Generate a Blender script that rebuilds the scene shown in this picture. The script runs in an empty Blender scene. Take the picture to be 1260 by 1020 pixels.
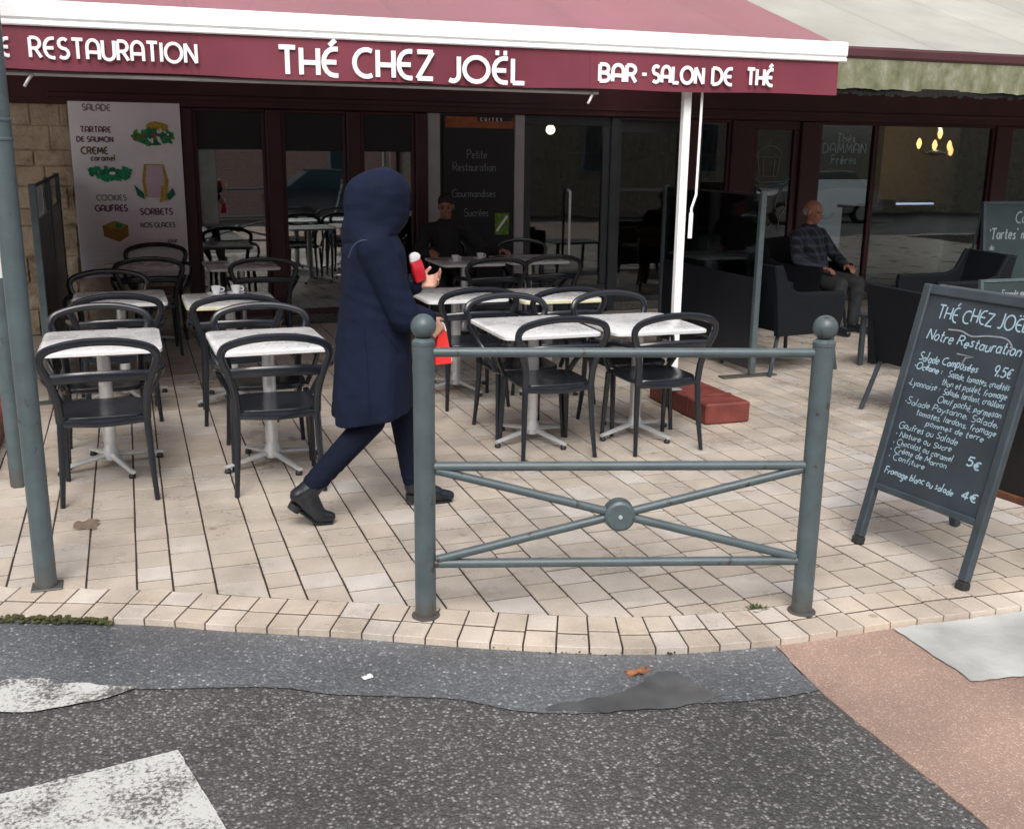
import bpy, math, random
from math import sin, cos, pi, radians, sqrt, atan2
from mathutils import Vector, Matrix, noise
random.seed(11)
S = bpy.context.scene
COL = S.collection
V3 = Vector

# ------------------------------------------------------------------ camera, sky, sun
# world X runs along the cafe front, world Y away from the street, camera above the origin
cam = bpy.data.objects.new('camera', bpy.data.cameras.new('camera'))
COL.objects.link(cam)
cam.data.sensor_width = 36; cam.data.sensor_fit = 'HORIZONTAL'
cam.data.lens = 1300 / 1260 * 36
cam.data.clip_start = 0.05; cam.data.clip_end = 2000
cam.matrix_world = (Matrix.Translation((0, 0, 1.8)) @ Matrix.Rotation(radians(-19.8), 4, 'Z')
                    @ Matrix.Rotation(radians(90 - 14.2), 4, 'X') @ Matrix.Rotation(radians(0.7), 4, 'Z'))
S.camera = cam
W = bpy.data.worlds.new('World'); S.world = W; W.use_nodes = True
wn, wl = W.node_tree.nodes, W.node_tree.links
wn.clear()
sky = wn.new('ShaderNodeTexSky'); sky.sky_type = 'NISHITA'; sky.sun_disc = False
SUN_EL, SUN_DIR = 50, (-0.35, -0.94)
sky.sun_elevation = radians(SUN_EL); sky.sun_rotation = atan2(SUN_DIR[0], SUN_DIR[1])
sky.dust_density = 6; sky.air_density = 1.0; sky.ozone_density = 1.0
hs = wn.new('ShaderNodeHueSaturation'); hs.inputs['Saturation'].default_value = 0.5
bg = wn.new('ShaderNodeBackground'); bg.inputs['Strength'].default_value = 0.147
wo = wn.new('ShaderNodeOutputWorld')
wl.new(sky.outputs[0], hs.inputs['Color']); wl.new(hs.outputs[0], bg.inputs[0]); wl.new(bg.outputs[0], wo.inputs[0])
sl = bpy.data.lights.new('sun', 'SUN'); sl.energy = 0.85; sl.angle = radians(28); sl.color = (1.0, 0.97, 0.93)
so = bpy.data.objects.new('sun', sl); COL.objects.link(so)
ce = cos(radians(SUN_EL)); so.location = (0, 0, 12)
so.rotation_euler = V3((SUN_DIR[0] * ce, SUN_DIR[1] * ce, sin(radians(SUN_EL)))).to_track_quat('Z', 'Y').to_euler()
S.view_settings.view_transform = 'Standard'; S.view_settings.look = 'None'
S.view_settings.gamma = 1.0; S.view_settings.exposure = 0.55
S.view_settings.use_curve_mapping = False
S.render.engine = 'CYCLES'
S.cycles.use_denoising = True
S.cycles.max_bounces = 8; S.cycles.transparent_max_bounces = 12

# ------------------------------------------------------------------ materials
def srgb(r, g, b):
    f = lambda c: (c / 255 / 12.92) if c / 255 <= 0.04045 else ((c / 255 + 0.055) / 1.055) ** 2.4
    return (f(r), f(g), f(b))

def mat(name, col, rough=0.6, var=0.12, scale=6.0, metal=0.0, bump=0.0, bscale=60.0, spec=0.5, sheen=0.0, coat=0.0):
    m = bpy.data.materials.new(name); m.use_nodes = True
    n, l = m.node_tree.nodes, m.node_tree.links
    p = n['Principled BSDF']
    p.inputs['Roughness'].default_value = rough; p.inputs['Metallic'].default_value = metal
    p.inputs['Specular IOR Level'].default_value = spec
    p.inputs['Sheen Weight'].default_value = sheen; p.inputs['Coat Weight'].default_value = coat
    tc = n.new('ShaderNodeTexCoord')
    nz = n.new('ShaderNodeTexNoise'); nz.inputs['Scale'].default_value = scale; nz.inputs['Detail'].default_value = 5
    l.new(tc.outputs['Object'], nz.inputs['Vector'])
    mx = n.new('ShaderNodeMix'); mx.data_type = 'RGBA'
    a = [c * (1 - var) for c in col]; b = [min(1, c * (1 + var)) for c in col]
    mx.inputs[6].default_value = (*a, 1); mx.inputs[7].default_value = (*b, 1)
    mr = n.new('ShaderNodeMapRange'); mr.inputs[1].default_value = 0.3; mr.inputs[2].default_value = 0.7
    l.new(nz.outputs['Fac'], mr.inputs[0]); l.new(mr.outputs[0], mx.inputs[0])
    l.new(mx.outputs[2], p.inputs['Base Color'])
    rr = n.new('ShaderNodeMapRange'); rr.inputs[3].default_value = max(0.02, rough - 0.1); rr.inputs[4].default_value = min(1, rough + 0.1)
    l.new(nz.outputs['Fac'], rr.inputs[0]); l.new(rr.outputs[0], p.inputs['Roughness'])
    if rough < 0.25: rr.inputs[3].default_value = rough * .8; rr.inputs[4].default_value = rough * 1.2
    if bump:
        n2 = n.new('ShaderNodeTexNoise'); n2.inputs['Scale'].default_value = bscale; n2.inputs['Detail'].default_value = 4
        l.new(tc.outputs['Object'], n2.inputs['Vector'])
        bp = n.new('ShaderNodeBump'); bp.inputs['Strength'].default_value = bump; bp.inputs['Distance'].default_value = 0.01
        l.new(n2.outputs['Fac'], bp.inputs['Height']); l.new(bp.outputs[0], p.inputs['Normal'])
    return m

def nodes(m): return m.node_tree.nodes, m.node_tree.links, m.node_tree.nodes['Principled BSDF']

def emit(name, col, strength):
    m = bpy.data.materials.new(name); m.use_nodes = True
    p = m.node_tree.nodes['Principled BSDF']
    p.inputs['Base Color'].default_value = (*col, 1); p.inputs['Emission Color'].default_value = (*col, 1)
    p.inputs['Emission Strength'].default_value = strength
    return m

def glass(name, tint=(0.55, 0.6, 0.6), boost=1.6, base=0.05):
    m = bpy.data.materials.new(name); m.use_nodes = True
    n, l = m.node_tree.nodes, m.node_tree.links; n.clear()
    o = n.new('ShaderNodeOutputMaterial'); mx = n.new('ShaderNodeMixShader')
    t = n.new('ShaderNodeBsdfTransparent'); t.inputs[0].default_value = (*tint, 1)
    g = n.new('ShaderNodeBsdfGlossy'); g.inputs['Roughness'].default_value = 0.015; g.inputs['Color'].default_value = (0.95, 1, 1, 1)
    fr = n.new('ShaderNodeFresnel'); fr.inputs[0].default_value = 1.5
    ma = n.new('ShaderNodeMath'); ma.operation = 'MULTIPLY_ADD'; ma.inputs[1].default_value = boost; ma.inputs[2].default_value = base; ma.use_clamp = True
    tc = n.new('ShaderNodeTexCoord'); nz = n.new('ShaderNodeTexNoise'); nz.inputs['Scale'].default_value = 1.3
    bp = n.new('ShaderNodeBump'); bp.inputs['Strength'].default_value = 0.02; bp.inputs['Distance'].default_value = 0.05
    l.new(tc.outputs['Object'], nz.inputs['Vector']); l.new(nz.outputs['Fac'], bp.inputs['Height']); l.new(bp.outputs[0], g.inputs['Normal'])
    l.new(fr.outputs[0], ma.inputs[0]); l.new(ma.outputs[0], mx.inputs[0]); l.new(t.outputs[0], mx.inputs[1]); l.new(g.outputs[0], mx.inputs[2])
    l.new(mx.outputs[0], o.inputs[0])
    return m

def asphalt(name, dark, light, chips, scale, rough, chip_hi=0.9, wet=0.0):
    m = mat(name, dark, rough, 0.2, 2.2)
    n, l, p = nodes(m)
    tc = n.new('ShaderNodeTexCoord')
    wv = n.new('ShaderNodeTexNoise'); wv.inputs['Scale'].default_value = scale * 0.9
    l.new(tc.outputs['Object'], wv.inputs['Vector'])
    vm = n.new('ShaderNodeVectorMath'); vm.operation = 'MULTIPLY_ADD'
    vm.inputs[1].default_value = (0.008, 0.008, 0.008); l.new(wv.outputs['Color'], vm.inputs[0]); l.new(tc.outputs['Object'], vm.inputs[2])
    vo = n.new('ShaderNodeTexVoronoi'); vo.inputs['Scale'].default_value = scale; vo.inputs['Randomness'].default_value = 1
    l.new(vm.outputs[0], vo.inputs['Vector'])
    sep = n.new('ShaderNodeSeparateColor'); l.new(vo.outputs['Color'], sep.inputs[0])
    r1 = n.new('ShaderNodeValToRGB'); e = r1.color_ramp.elements
    e[0].position = 0.0; e[0].color = (*dark, 1); e[1].position = chips; e[1].color = (*[(a * 0.6 + b * 0.4) for a, b in zip(dark, light)], 1)
    x = r1.color_ramp.elements.new(min(0.995, chips + 0.12)); x.color = (*light, 1)
    x = r1.color_ramp.elements.new(1.0); x.color = (*[min(1, c * 1.7) for c in light], 1)
    l.new(sep.outputs[0], r1.inputs[0])
    big = n.new('ShaderNodeTexNoise'); big.inputs['Scale'].default_value = 1.4; big.inputs['Detail'].default_value = 6
    l.new(tc.outputs['Object'], big.inputs['Vector'])
    mrb = n.new('ShaderNodeMapRange'); mrb.inputs[1].default_value = 0.3; mrb.inputs[2].default_value = 0.7; mrb.inputs[3].default_value = 0.72; mrb.inputs[4].default_value = 1.25
    l.new(big.outputs['Fac'], mrb.inputs[0])
    # chip mask falls off at the cell border
    ed = n.new('ShaderNodeMapRange'); ed.inputs[1].default_value = 0.0; ed.inputs[2].default_value = 0.62; ed.inputs[3].default_value = 1.0; ed.inputs[4].default_value = 0.12
    l.new(vo.outputs['Distance'], ed.inputs[0])
    mc = n.new('ShaderNodeMix'); mc.data_type = 'RGBA'; mc.inputs[6].default_value = (*[c * 0.75 for c in dark], 1)
    l.new(ed.outputs[0], mc.inputs[0]); l.new(r1.outputs[0], mc.inputs[7])
    mu = n.new('ShaderNodeMix'); mu.data_type = 'RGBA'; mu.blend_type = 'MULTIPLY'; mu.inputs[0].default_value = 1.0
    l.new(mc.outputs[2], mu.inputs[6]); l.new(mrb.outputs[0], mu.inputs[7]); l.new(mu.outputs[2], p.inputs['Base Color'])
    bp = n.new('ShaderNodeBump'); bp.inputs['Strength'].default_value = 0.55; bp.inputs['Distance'].default_value = 0.006; bp.invert = True
    l.new(vo.outputs['Distance'], bp.inputs['Height']); l.new(bp.outputs[0], p.inputs['Normal'])
    return m

M = {}
M['road'] = asphalt('road asphalt', (0.074, 0.0725, 0.072), (0.29, 0.285, 0.28), 0.66, 92, 0.4)
M['strip'] = asphalt('gutter asphalt', (0.115, 0.124, 0.136), (0.38, 0.39, 0.40), 0.84, 88, 0.36)
M['pink'] = asphalt('red asphalt', (0.35, 0.24, 0.19), (0.43, 0.315, 0.26), 0.6, 150, 0.6)
M['concrete'] = mat('pale concrete', (0.41, 0.42, 0.405), 0.5, 0.2, 5, bump=0.3, bscale=40)
M['joint'] = mat('joint mortar', (0.052, 0.043, 0.035), 0.95, 0.35, 14, bump=0.3, spec=.1)
M['moss'] = mat('moss', (0.052, 0.056, 0.02), 0.95, 0.5, 30, bump=0.8, bscale=90)

def paver_mat(name, col):
    m = mat(name, col, 0.5, 0.1, 3)
    n, l, p = nodes(m)
    at = n.new('ShaderNodeAttribute'); at.attribute_name = 'rnd'
    tc = n.new('ShaderNodeTexCoord')
    gr = n.new('ShaderNodeTexNoise'); gr.inputs['Scale'].default_value = 160; gr.inputs['Detail'].default_value = 3
    st = n.new('ShaderNodeTexNoise'); st.inputs['Scale'].default_value = 2.1; st.inputs['Detail'].default_value = 7; st.inputs['Roughness'].default_value = 0.65
    l.new(tc.outputs['Object'], gr.inputs['Vector']); l.new(tc.outputs['Object'], st.inputs['Vector'])
    r = n.new('ShaderNodeValToRGB'); e = r.color_ramp.elements
    e[0].color = (col[0] * 0.88, col[1] * 0.85, col[2] * 0.82, 1); e[1].color = (col[0] * 1.07, col[1] * 1.08, col[2] * 1.10, 1)
    x = e.new(0.45); x.color = (col[0] * 0.98, col[1] * 0.93, col[2] * 0.86, 1)
    l.new(at.outputs['Fac'], r.inputs[0])
    m1 = n.new('ShaderNodeMapRange'); m1.inputs[1].default_value = 0.3; m1.inputs[2].default_value = 0.72; m1.inputs[3].default_value = 0.72; m1.inputs[4].default_value = 1.1
    l.new(st.outputs['Fac'], m1.inputs[0])
    m2 = n.new('ShaderNodeMapRange'); m2.inputs[1].default_value = 0.3; m2.inputs[2].default_value = 0.7; m2.inputs[3].default_value = 0.86; m2.inputs[4].default_value = 1.1
    l.new(gr.outputs['Fac'], m2.inputs[0])
    mm = n.new('ShaderNodeMath'); mm.operation = 'MULTIPLY'; l.new(m1.outputs[0], mm.inputs[0]); l.new(m2.outputs[0], mm.inputs[1])
    gm = n.new('ShaderNodeTexVoronoi'); gm.inputs['Scale'].default_value = 3.1; l.new(tc.outputs['Object'], gm.inputs['Vector'])
    g1 = n.new('ShaderNodeMapRange'); g1.inputs[1].default_value = 0.035; g1.inputs[2].default_value = 0.075; g1.inputs[3].default_value = 0.62; g1.inputs[4].default_value = 1.0
    l.new(gm.outputs['Distance'], g1.inputs[0])
    dn = n.new('ShaderNodeTexNoise'); dn.inputs['Scale'].default_value = 0.75; dn.inputs['Detail'].default_value = 9; dn.inputs['Roughness'].default_value = 0.72
    l.new(tc.outputs['Object'], dn.inputs['Vector'])
    d1 = n.new('ShaderNodeMapRange'); d1.inputs[1].default_value = 0.50; d1.inputs[2].default_value = 0.68; d1.inputs[3].default_value = 1.0; d1.inputs[4].default_value = 0.68
    l.new(dn.outputs['Fac'], d1.inputs[0])
    mq = n.new('ShaderNodeMath'); mq.operation = 'MULTIPLY'; l.new(g1.outputs[0], mq.inputs[0]); l.new(d1.outputs[0], mq.inputs[1])
    mm0 = mm; mm = n.new('ShaderNodeMath'); mm.operation = 'MULTIPLY'; l.new(mm0.outputs[0], mm.inputs[0]); l.new(mq.outputs[0], mm.inputs[1])
    mu = n.new('ShaderNodeMix'); mu.data_type = 'RGBA'; mu.blend_type = 'MULTIPLY'; mu.inputs[0].default_value = 1
    l.new(r.outputs[0], mu.inputs[6]); l.new(mm.outputs[0], mu.inputs[7]); l.new(mu.outputs[2], p.inputs['Base Color'])
    ro = n.new('ShaderNodeMapRange'); ro.inputs[1].default_value = 0.35; ro.inputs[2].default_value = 0.65; ro.inputs[3].default_value = 0.2; ro.inputs[4].default_value = 0.55
    l.new(st.outputs['Fac'], ro.inputs[0]); l.new(ro.outputs[0], p.inputs['Roughness'])
    bp = n.new('ShaderNodeBump'); bp.inputs['Strength'].default_value = 0.3; bp.inputs['Distance'].default_value = 0.004
    l.new(gr.outputs['Fac'], bp.inputs['Height']); l.new(bp.outputs[0], p.inputs['Normal'])
    return m
M['paver'] = paver_mat('paver stone', (0.525, 0.482, 0.436))
M['kerb'] = paver_mat('kerb stone', (0.59, 0.53, 0.468))

def worn_paint(name):
    m = mat(name, (0.62, 0.62, 0.6), 0.55, 0.1, 4)
    n, l, p = nodes(m)
    tc = n.new('ShaderNodeTexCoord')
    a = n.new('ShaderNodeTexNoise'); a.inputs['Scale'].default_value = 70; a.inputs['Detail'].default_value = 4; a.inputs['Roughness'].default_value = 0.7
    b = n.new('ShaderNodeTexNoise'); b.inputs['Scale'].default_value = 5; b.inputs['Detail'].default_value = 4
    l.new(tc.outputs['Object'], a.inputs['Vector']); l.new(tc.outputs['Object'], b.inputs['Vector'])
    ad = n.new('ShaderNodeMath'); ad.operation = 'MULTIPLY_ADD'; ad.inputs[1].default_value = 0.75
    l.new(b.outputs['Fac'], ad.inputs[0]); l.new(a.outputs['Fac'], ad.inputs[2])
    r = n.new('ShaderNodeValToRGB'); e = r.color_ramp.elements
    e[0].position = 0.74; e[0].color = (0.10, 0.098, 0.094, 1); e[1].position = 0.90; e[1].color = (0.50, 0.51, 0.49, 1)
    l.new(ad.outputs[0], r.inputs[0]); l.new(r.outputs[0], p.inputs['Base Color'])
    bp = n.new('ShaderNodeBump'); bp.inputs['Strength'].default_value = 0.5; bp.inputs['Distance'].default_value = 0.004
    l.new(a.outputs['Fac'], bp.inputs['Height']); l.new(bp.outputs[0], p.inputs['Normal'])
    return m
M['paint'] = worn_paint('worn road paint')
M['water'] = mat('puddle water', (0.075, 0.08, 0.083), 0.12, 0.25, 9, spec=0.5)
M['post'] = mat('grey green paint', (0.070, 0.096, 0.106), 0.42, 0.14, 14, bump=0.08, bscale=120)
def chip(m, col, th, sc):
    n, l, p = nodes(m); tc = n.new('ShaderNodeTexCoord'); mp = n.new('ShaderNodeMapping'); mp.inputs['Scale'].default_value = (1, 1, .45)
    nz = n.new('ShaderNodeTexNoise'); nz.inputs['Scale'].default_value = sc; nz.inputs['Detail'].default_value = 6; nz.inputs['Roughness'].default_value = .68
    l.new(tc.outputs['Object'], mp.inputs[0]); l.new(mp.outputs[0], nz.inputs['Vector'])
    mr = n.new('ShaderNodeMapRange'); mr.inputs[1].default_value = th; mr.inputs[2].default_value = th + .03; l.new(nz.outputs['Fac'], mr.inputs[0])
    src = p.inputs['Base Color'].links[0].from_socket; mx = n.new('ShaderNodeMix'); mx.data_type = 'RGBA'
    l.new(mr.outputs[0], mx.inputs[0]); l.new(src, mx.inputs[6]); mx.inputs[7].default_value = (*col, 1); l.new(mx.outputs[2], p.inputs['Base Color'])
def base_dirt(m, col, z0, z1):
    n, l, p = nodes(m); ge = n.new('ShaderNodeNewGeometry'); sp = n.new('ShaderNodeSeparateXYZ'); l.new(ge.outputs['Position'], sp.inputs[0])
    nz = n.new('ShaderNodeTexNoise'); nz.inputs['Scale'].default_value = 26; nz.inputs['Detail'].default_value = 5; l.new(ge.outputs['Position'], nz.inputs['Vector'])
    ma = n.new('ShaderNodeMath'); ma.operation = 'MULTIPLY_ADD'; ma.inputs[1].default_value = -.16; l.new(nz.outputs['Fac'], ma.inputs[0]); l.new(sp.outputs[2], ma.inputs[2])
    mr = n.new('ShaderNodeMapRange'); mr.inputs[1].default_value = z0 - .08; mr.inputs[2].default_value = z1 - .08; mr.inputs[3].default_value = .75; mr.inputs[4].default_value = 0; l.new(ma.outputs[0], mr.inputs[0])
    src = p.inputs['Base Color'].links[0].from_socket; mx = n.new('ShaderNodeMix'); mx.data_type = 'RGBA'
    l.new(mr.outputs[0], mx.inputs[0]); l.new(src, mx.inputs[6]); mx.inputs[7].default_value = (*col, 1); l.new(mx.outputs[2], p.inputs['Base Color'])
chip(M['post'], (0.042, 0.036, 0.03), .63, 18)
base_dirt(M['post'], (0.075, 0.062, 0.05), 0.0, 0.12)
M['black_plastic'] = mat('charcoal plastic', (0.012, 0.015, 0.021), 0.2, 0.1, 8, bump=0.03, bscale=60)
M['black_matt'] = mat('black matt', (0.012, 0.013, 0.015), 0.6, 0.2, 8)
M['wicker'] = mat('dark woven resin', (0.0075, 0.0095, 0.0135), 0.65, 0.3, 60, bump=0.9, bscale=110, spec=0.15)
M['alu'] = mat('brushed aluminium', (0.74, 0.76, 0.78), 0.38, 0.08, 20, metal=0.6)
M['chrome_dark'] = mat('dark cast metal', (0.1, 0.11, 0.12), 0.45, 0.2, 20, metal=0.6)

def speck(name, base, spot):
    m = mat(name, base, 0.3, 0.06, 4)
    n, l, p = nodes(m)
    tc = n.new('ShaderNodeTexCoord')
    a = n.new('ShaderNodeTexNoise'); a.inputs['Scale'].default_value = 55; a.inputs['Detail'].default_value = 5; a.inputs['Roughness'].default_value = 0.8
    b = n.new('ShaderNodeTexNoise'); b.inputs['Scale'].default_value = 6; b.inputs['Detail'].default_value = 5
    l.new(tc.outputs['Object'], a.inputs['Vector']); l.new(tc.outputs['Object'], b.inputs['Vector'])
    r = n.new('ShaderNodeValToRGB'); e = r.color_ramp.elements
    e[0].position = 0.36; e[0].color = (*spot, 1); e[1].position = 0.5; e[1].color = (*base, 1)
    l.new(a.outputs['Fac'], r.inputs[0])
    mr = n.new('ShaderNodeMapRange'); mr.inputs[1].default_value = 0.3; mr.inputs[2].default_value = 0.7; mr.inputs[3].default_value = 0.92; mr.inputs[4].default_value = 1.04
    l.new(b.outputs['Fac'], mr.inputs[0])
    mu = n.new('ShaderNodeMix'); mu.data_type = 'RGBA'; mu.blend_type = 'MULTIPLY'; mu.inputs[0].default_value = 1
    l.new(r.outputs[0], mu.inputs[6]); l.new(mr.outputs[0], mu.inputs[7]); l.new(mu.outputs[2], p.inputs['Base Color'])
    ro = n.new('ShaderNodeMapRange'); ro.inputs[3].default_value = 0.1; ro.inputs[4].default_value = 0.45
    l.new(b.outputs['Fac'], ro.inputs[0]); l.new(ro.outputs[0], p.inputs['Roughness'])
    return m
M['top_white'] = speck('speckled white laminate', (0.74, 0.75, 0.76), (0.52, 0.53, 0.55))
M['top_edge'] = mat('white table edge', (0.72, 0.73, 0.74), 0.35, 0.05)
M['top_edge_yellow'] = mat('yellowed table edge', (0.66, 0.66, 0.42), 0.4, 0.1)
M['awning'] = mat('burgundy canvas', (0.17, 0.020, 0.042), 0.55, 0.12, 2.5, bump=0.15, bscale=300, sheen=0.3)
M['awning_top'] = mat('paler burgundy canvas', (0.25, 0.058, 0.098), 0.42, 0.10, 1.5, bump=0.12, bscale=300, sheen=0.3)  # canopy top in a paler burgundy than the valance
def panels(m, width, ofs):
    n, l, p = nodes(m); tc = n.new('ShaderNodeTexCoord'); sp = n.new('ShaderNodeSeparateXYZ'); l.new(tc.outputs['Object'], sp.inputs[0])
    a = n.new('ShaderNodeMath'); a.operation = 'MULTIPLY_ADD'; a.inputs[1].default_value = 1 / width; a.inputs[2].default_value = ofs; l.new(sp.outputs[0], a.inputs[0])
    fr = n.new('ShaderNodeMath'); fr.operation = 'FRACT'; l.new(a.outputs[0], fr.inputs[0]); fl = n.new('ShaderNodeMath'); fl.operation = 'FLOOR'; l.new(a.outputs[0], fl.inputs[0])
    wn_ = n.new('ShaderNodeTexWhiteNoise'); wn_.noise_dimensions = '1D'; l.new(fl.outputs[0], wn_.inputs['W'])
    mr = n.new('ShaderNodeMapRange'); mr.inputs[3].default_value = .90; mr.inputs[4].default_value = 1.06; l.new(wn_.outputs['Value'], mr.inputs[0])
    r = n.new('ShaderNodeValToRGB'); r.color_ramp.interpolation = 'CONSTANT'; e = r.color_ramp.elements; e[0].color = (.72, .72, .72, 1); e[1].position = .008; e[1].color = (.93, .93, .93, 1)
    x = e.new(.035); x.color = (.8, .8, .8, 1); x = e.new(.042); x.color = (1, 1, 1, 1); l.new(fr.outputs[0], r.inputs[0])
    m1 = n.new('ShaderNodeMath'); m1.operation = 'MULTIPLY'; l.new(r.outputs[0], m1.inputs[0]); l.new(mr.outputs[0], m1.inputs[1])
    nz = n.new('ShaderNodeTexNoise'); nz.inputs['Scale'].default_value = .9; nz.inputs['Detail'].default_value = 8; nz.inputs['Roughness'].default_value = .7; l.new(tc.outputs['Object'], nz.inputs['Vector'])
    m2 = n.new('ShaderNodeMapRange'); m2.inputs[1].default_value = .35; m2.inputs[2].default_value = .68; m2.inputs[3].default_value = 1.06; m2.inputs[4].default_value = .82; l.new(nz.outputs['Fac'], m2.inputs[0])
    m3 = n.new('ShaderNodeMath'); m3.operation = 'MULTIPLY'; l.new(m1.outputs[0], m3.inputs[0]); l.new(m2.outputs[0], m3.inputs[1])
    src = p.inputs['Base Color'].links[0].from_socket; mu = n.new('ShaderNodeMix'); mu.data_type = 'RGBA'; mu.blend_type = 'MULTIPLY'; mu.inputs[0].default_value = 1
    l.new(src, mu.inputs[6]); l.new(m3.outputs[0], mu.inputs[7]); l.new(mu.outputs[2], p.inputs['Base Color'])
panels(M['awning_top'], 1.2, .35); panels(M['awning'], 1.2, .35)
M['white_metal'] = mat('white lacquer', (0.86, 0.88, 0.88), 0.35, 0.04, 5)
M['letter'] = mat('white lettering', (0.85, 0.86, 0.87), 0.5, 0.03)
M['grey_metal'] = mat('grey rail', (0.36, 0.35, 0.35), 0.4, 0.1, 8, metal=0.3)
M['dark_maroon'] = mat('maroon joinery', (0.055, 0.013, 0.017), 0.45, 0.2, 3, bump=0.05, bscale=30)
M['bar_maroon'] = mat('dark red bar', (0.068, 0.022, 0.025), 0.5, 0.15, 3)
M['dark_grey'] = mat('anthracite joinery', (0.035, 0.042, 0.05), 0.4, 0.15, 4)
M['off_white'] = mat('pale trim', (0.42, 0.41, 0.44), 0.6, 0.08, 4)
M['blind'] = mat('dark blind', (0.03, 0.031, 0.034), 0.85, 0.15, 5)
M['glass'] = glass('window glass', (0.55, 0.6, 0.6), 2.0, 0.14)
M['glass_dim'] = glass('shaded window glass', (0.55, 0.58, 0.58), 0.8, 0.035)  # window glass copy, reflections turned down to darken the right-hand panes
M['glass_clear'] = glass('screen glass', (0.8, 0.86, 0.86), 1.0, 0.02)
M['glass_dark'] = glass('tinted screen panel', (0.35, 0.4, 0.42), 0.6, 0.02)
M['board'] = mat('chalkboard slate', (0.026, 0.036, 0.047), 0.55, 0.28, 5, bump=0.05)
M['board_frame'] = mat('slate painted wood', (0.035, 0.05, 0.062), 0.4, 0.2, 10, bump=0.1)
M['chalk'] = mat('chalk', (0.29, 0.42, 0.50), 0.9, 0.1, 40)
M['chalk_dim'] = mat('faded chalk', (0.20, 0.235, 0.26), 0.9, 0.15, 40)
M['wood'] = mat('brown wood', (0.17, 0.075, 0.04), 0.55, 0.3, 9)
M['red_beam'] = mat('red painted timber', (0.15, 0.034, 0.026), 0.6, 0.3, 9, bump=0.25, bscale=40)
M['poster'] = mat('poster paper', (0.88, 0.90, 0.96), 0.5, 0.07, 2.5)
M['ink_plum'] = mat('plum ink', (0.17, 0.09, 0.15), 0.7, 0.2)
M['ink_grey'] = mat('grey ink', (0.22, 0.23, 0.23), 0.7, 0.2)
M['ink_olive'] = mat('olive ink', (0.16, 0.15, 0.08), 0.7, 0.2)
M['green'] = mat('salad green', (0.015, 0.33, 0.14), 0.7, 0.5, 60)
M['green_dark'] = mat('dark leaf green', (0.015, 0.19, 0.09), 0.7, 0.5, 60)
M['lime'] = mat('lime green sticker', (0.13, 0.28, 0.03), 0.6, 0.5, 30)
M['mustard'] = mat('mustard yellow', (0.50, 0.36, 0.05), 0.7, 0.35, 50)
M['pie'] = mat('browned crust', (0.34, 0.21, 0.04), 0.7, 0.4, 60)
M['bowl'] = mat('bowl white', (0.9, 0.93, 0.95), 0.5, 0.06)
M['pinkish'] = mat('pale pink drink', (0.66, 0.53, 0.62), 0.6, 0.08)
M['orange'] = mat('orange printed strip', (0.30, 0.085, 0.03), 0.6, 0.35, 12)
M['beige'] = mat('weathered beige canvas', (0.40, 0.405, 0.375), 0.55, 0.10, 1.4, bump=0.12, bscale=200)
panels(M['beige'], 1.2, .1)
M['navy'] = mat('navy wool', (0.0060, 0.0104, 0.0275), 0.8, 0.2, 5, bump=0.25, bscale=160, spec=0.15)
M['navy_light'] = mat('pale piping', (0.03, 0.045, 0.085), 0.7, 0.15)
M['trouser'] = mat('dark navy cloth', (0.006, 0.0085, 0.02), 0.85, 0.2, 20, bump=0.1, bscale=150, spec=0.12)
M['boot'] = mat('black leather', (0.009, 0.012, 0.017), 0.28, 0.2, 12, bump=0.1)
M['skin'] = mat('skin', (0.52, 0.29, 0.21), 0.5, 0.12, 18)
M['skin_tan'] = mat('tanned skin', (0.36, 0.165, 0.11), 0.5, 0.15, 18)
M['hair'] = mat('dark hair', (0.02, 0.015, 0.012), 0.6, 0.3, 60)
M['hair_grey'] = mat('grey hair', (0.25, 0.23, 0.21), 0.7, 0.3, 60)
M['eye'] = mat('dark eye', (0.02, 0.015, 0.012), 0.2, 0.1)
M['lip'] = mat('lips', (0.30, 0.10, 0.085), 0.5, 0.1)
M['jacket_black'] = mat('black cloth', (0.02, 0.02, 0.022), 0.85, 0.2, 10, bump=0.15)
M['jeans'] = mat('grey trousers', (0.038, 0.042, 0.046), 0.85, 0.25, 16, bump=0.15, spec=.2)
M['red'] = mat('red plastic film', (0.52, 0.012, 0.025), 0.35, 0.25, 14)
M['red_bag'] = mat('red paper bag', (0.68, 0.03, 0.025), 0.5, 0.1)
M['white_paper'] = mat('white paper', (0.78, 0.79, 0.8), 0.6, 0.05)
M['leaf'] = mat('dead leaf', (0.24, 0.09, 0.035), 0.6, 0.4, 40)
M['weed'] = mat('weed', (0.05, 0.075, 0.02), 0.8, 0.4, 40)
M['stain'] = mat('grime', (0.16, 0.12, 0.085), 0.8, 0.3, 30)
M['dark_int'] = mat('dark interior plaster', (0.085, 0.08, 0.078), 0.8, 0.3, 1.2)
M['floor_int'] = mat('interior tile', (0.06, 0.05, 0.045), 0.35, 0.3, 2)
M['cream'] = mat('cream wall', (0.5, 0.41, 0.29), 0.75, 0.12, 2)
M['counter'] = mat('counter front', (0.018, 0.021, 0.028), 0.35, 0.2, 4)
M['bottle'] = mat('bottle glass', (0.05, 0.08, 0.06), 0.15, 0.4, 12)
M['bulb'] = emit('warm bulb', (1.0, 0.47, 0.16), 6.5)
M['lamp_white'] = emit('lamp white', (1.0, 0.74, 0.46), 6)
M['spot'] = emit('cool spotlight', (0.95, 0.98, 1.0), 7)
M['tube_light'] = emit('counter light tube', (0.66, 0.72, 1.0), 1.6)
M['led_red'] = emit('red led', (1.0, 0.03, 0.10), 3)
M['car_blue'] = mat('dark blue car paint', (0.03, 0.045, 0.08), 0.15, 0.1, 2, coat=1.0)
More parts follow.
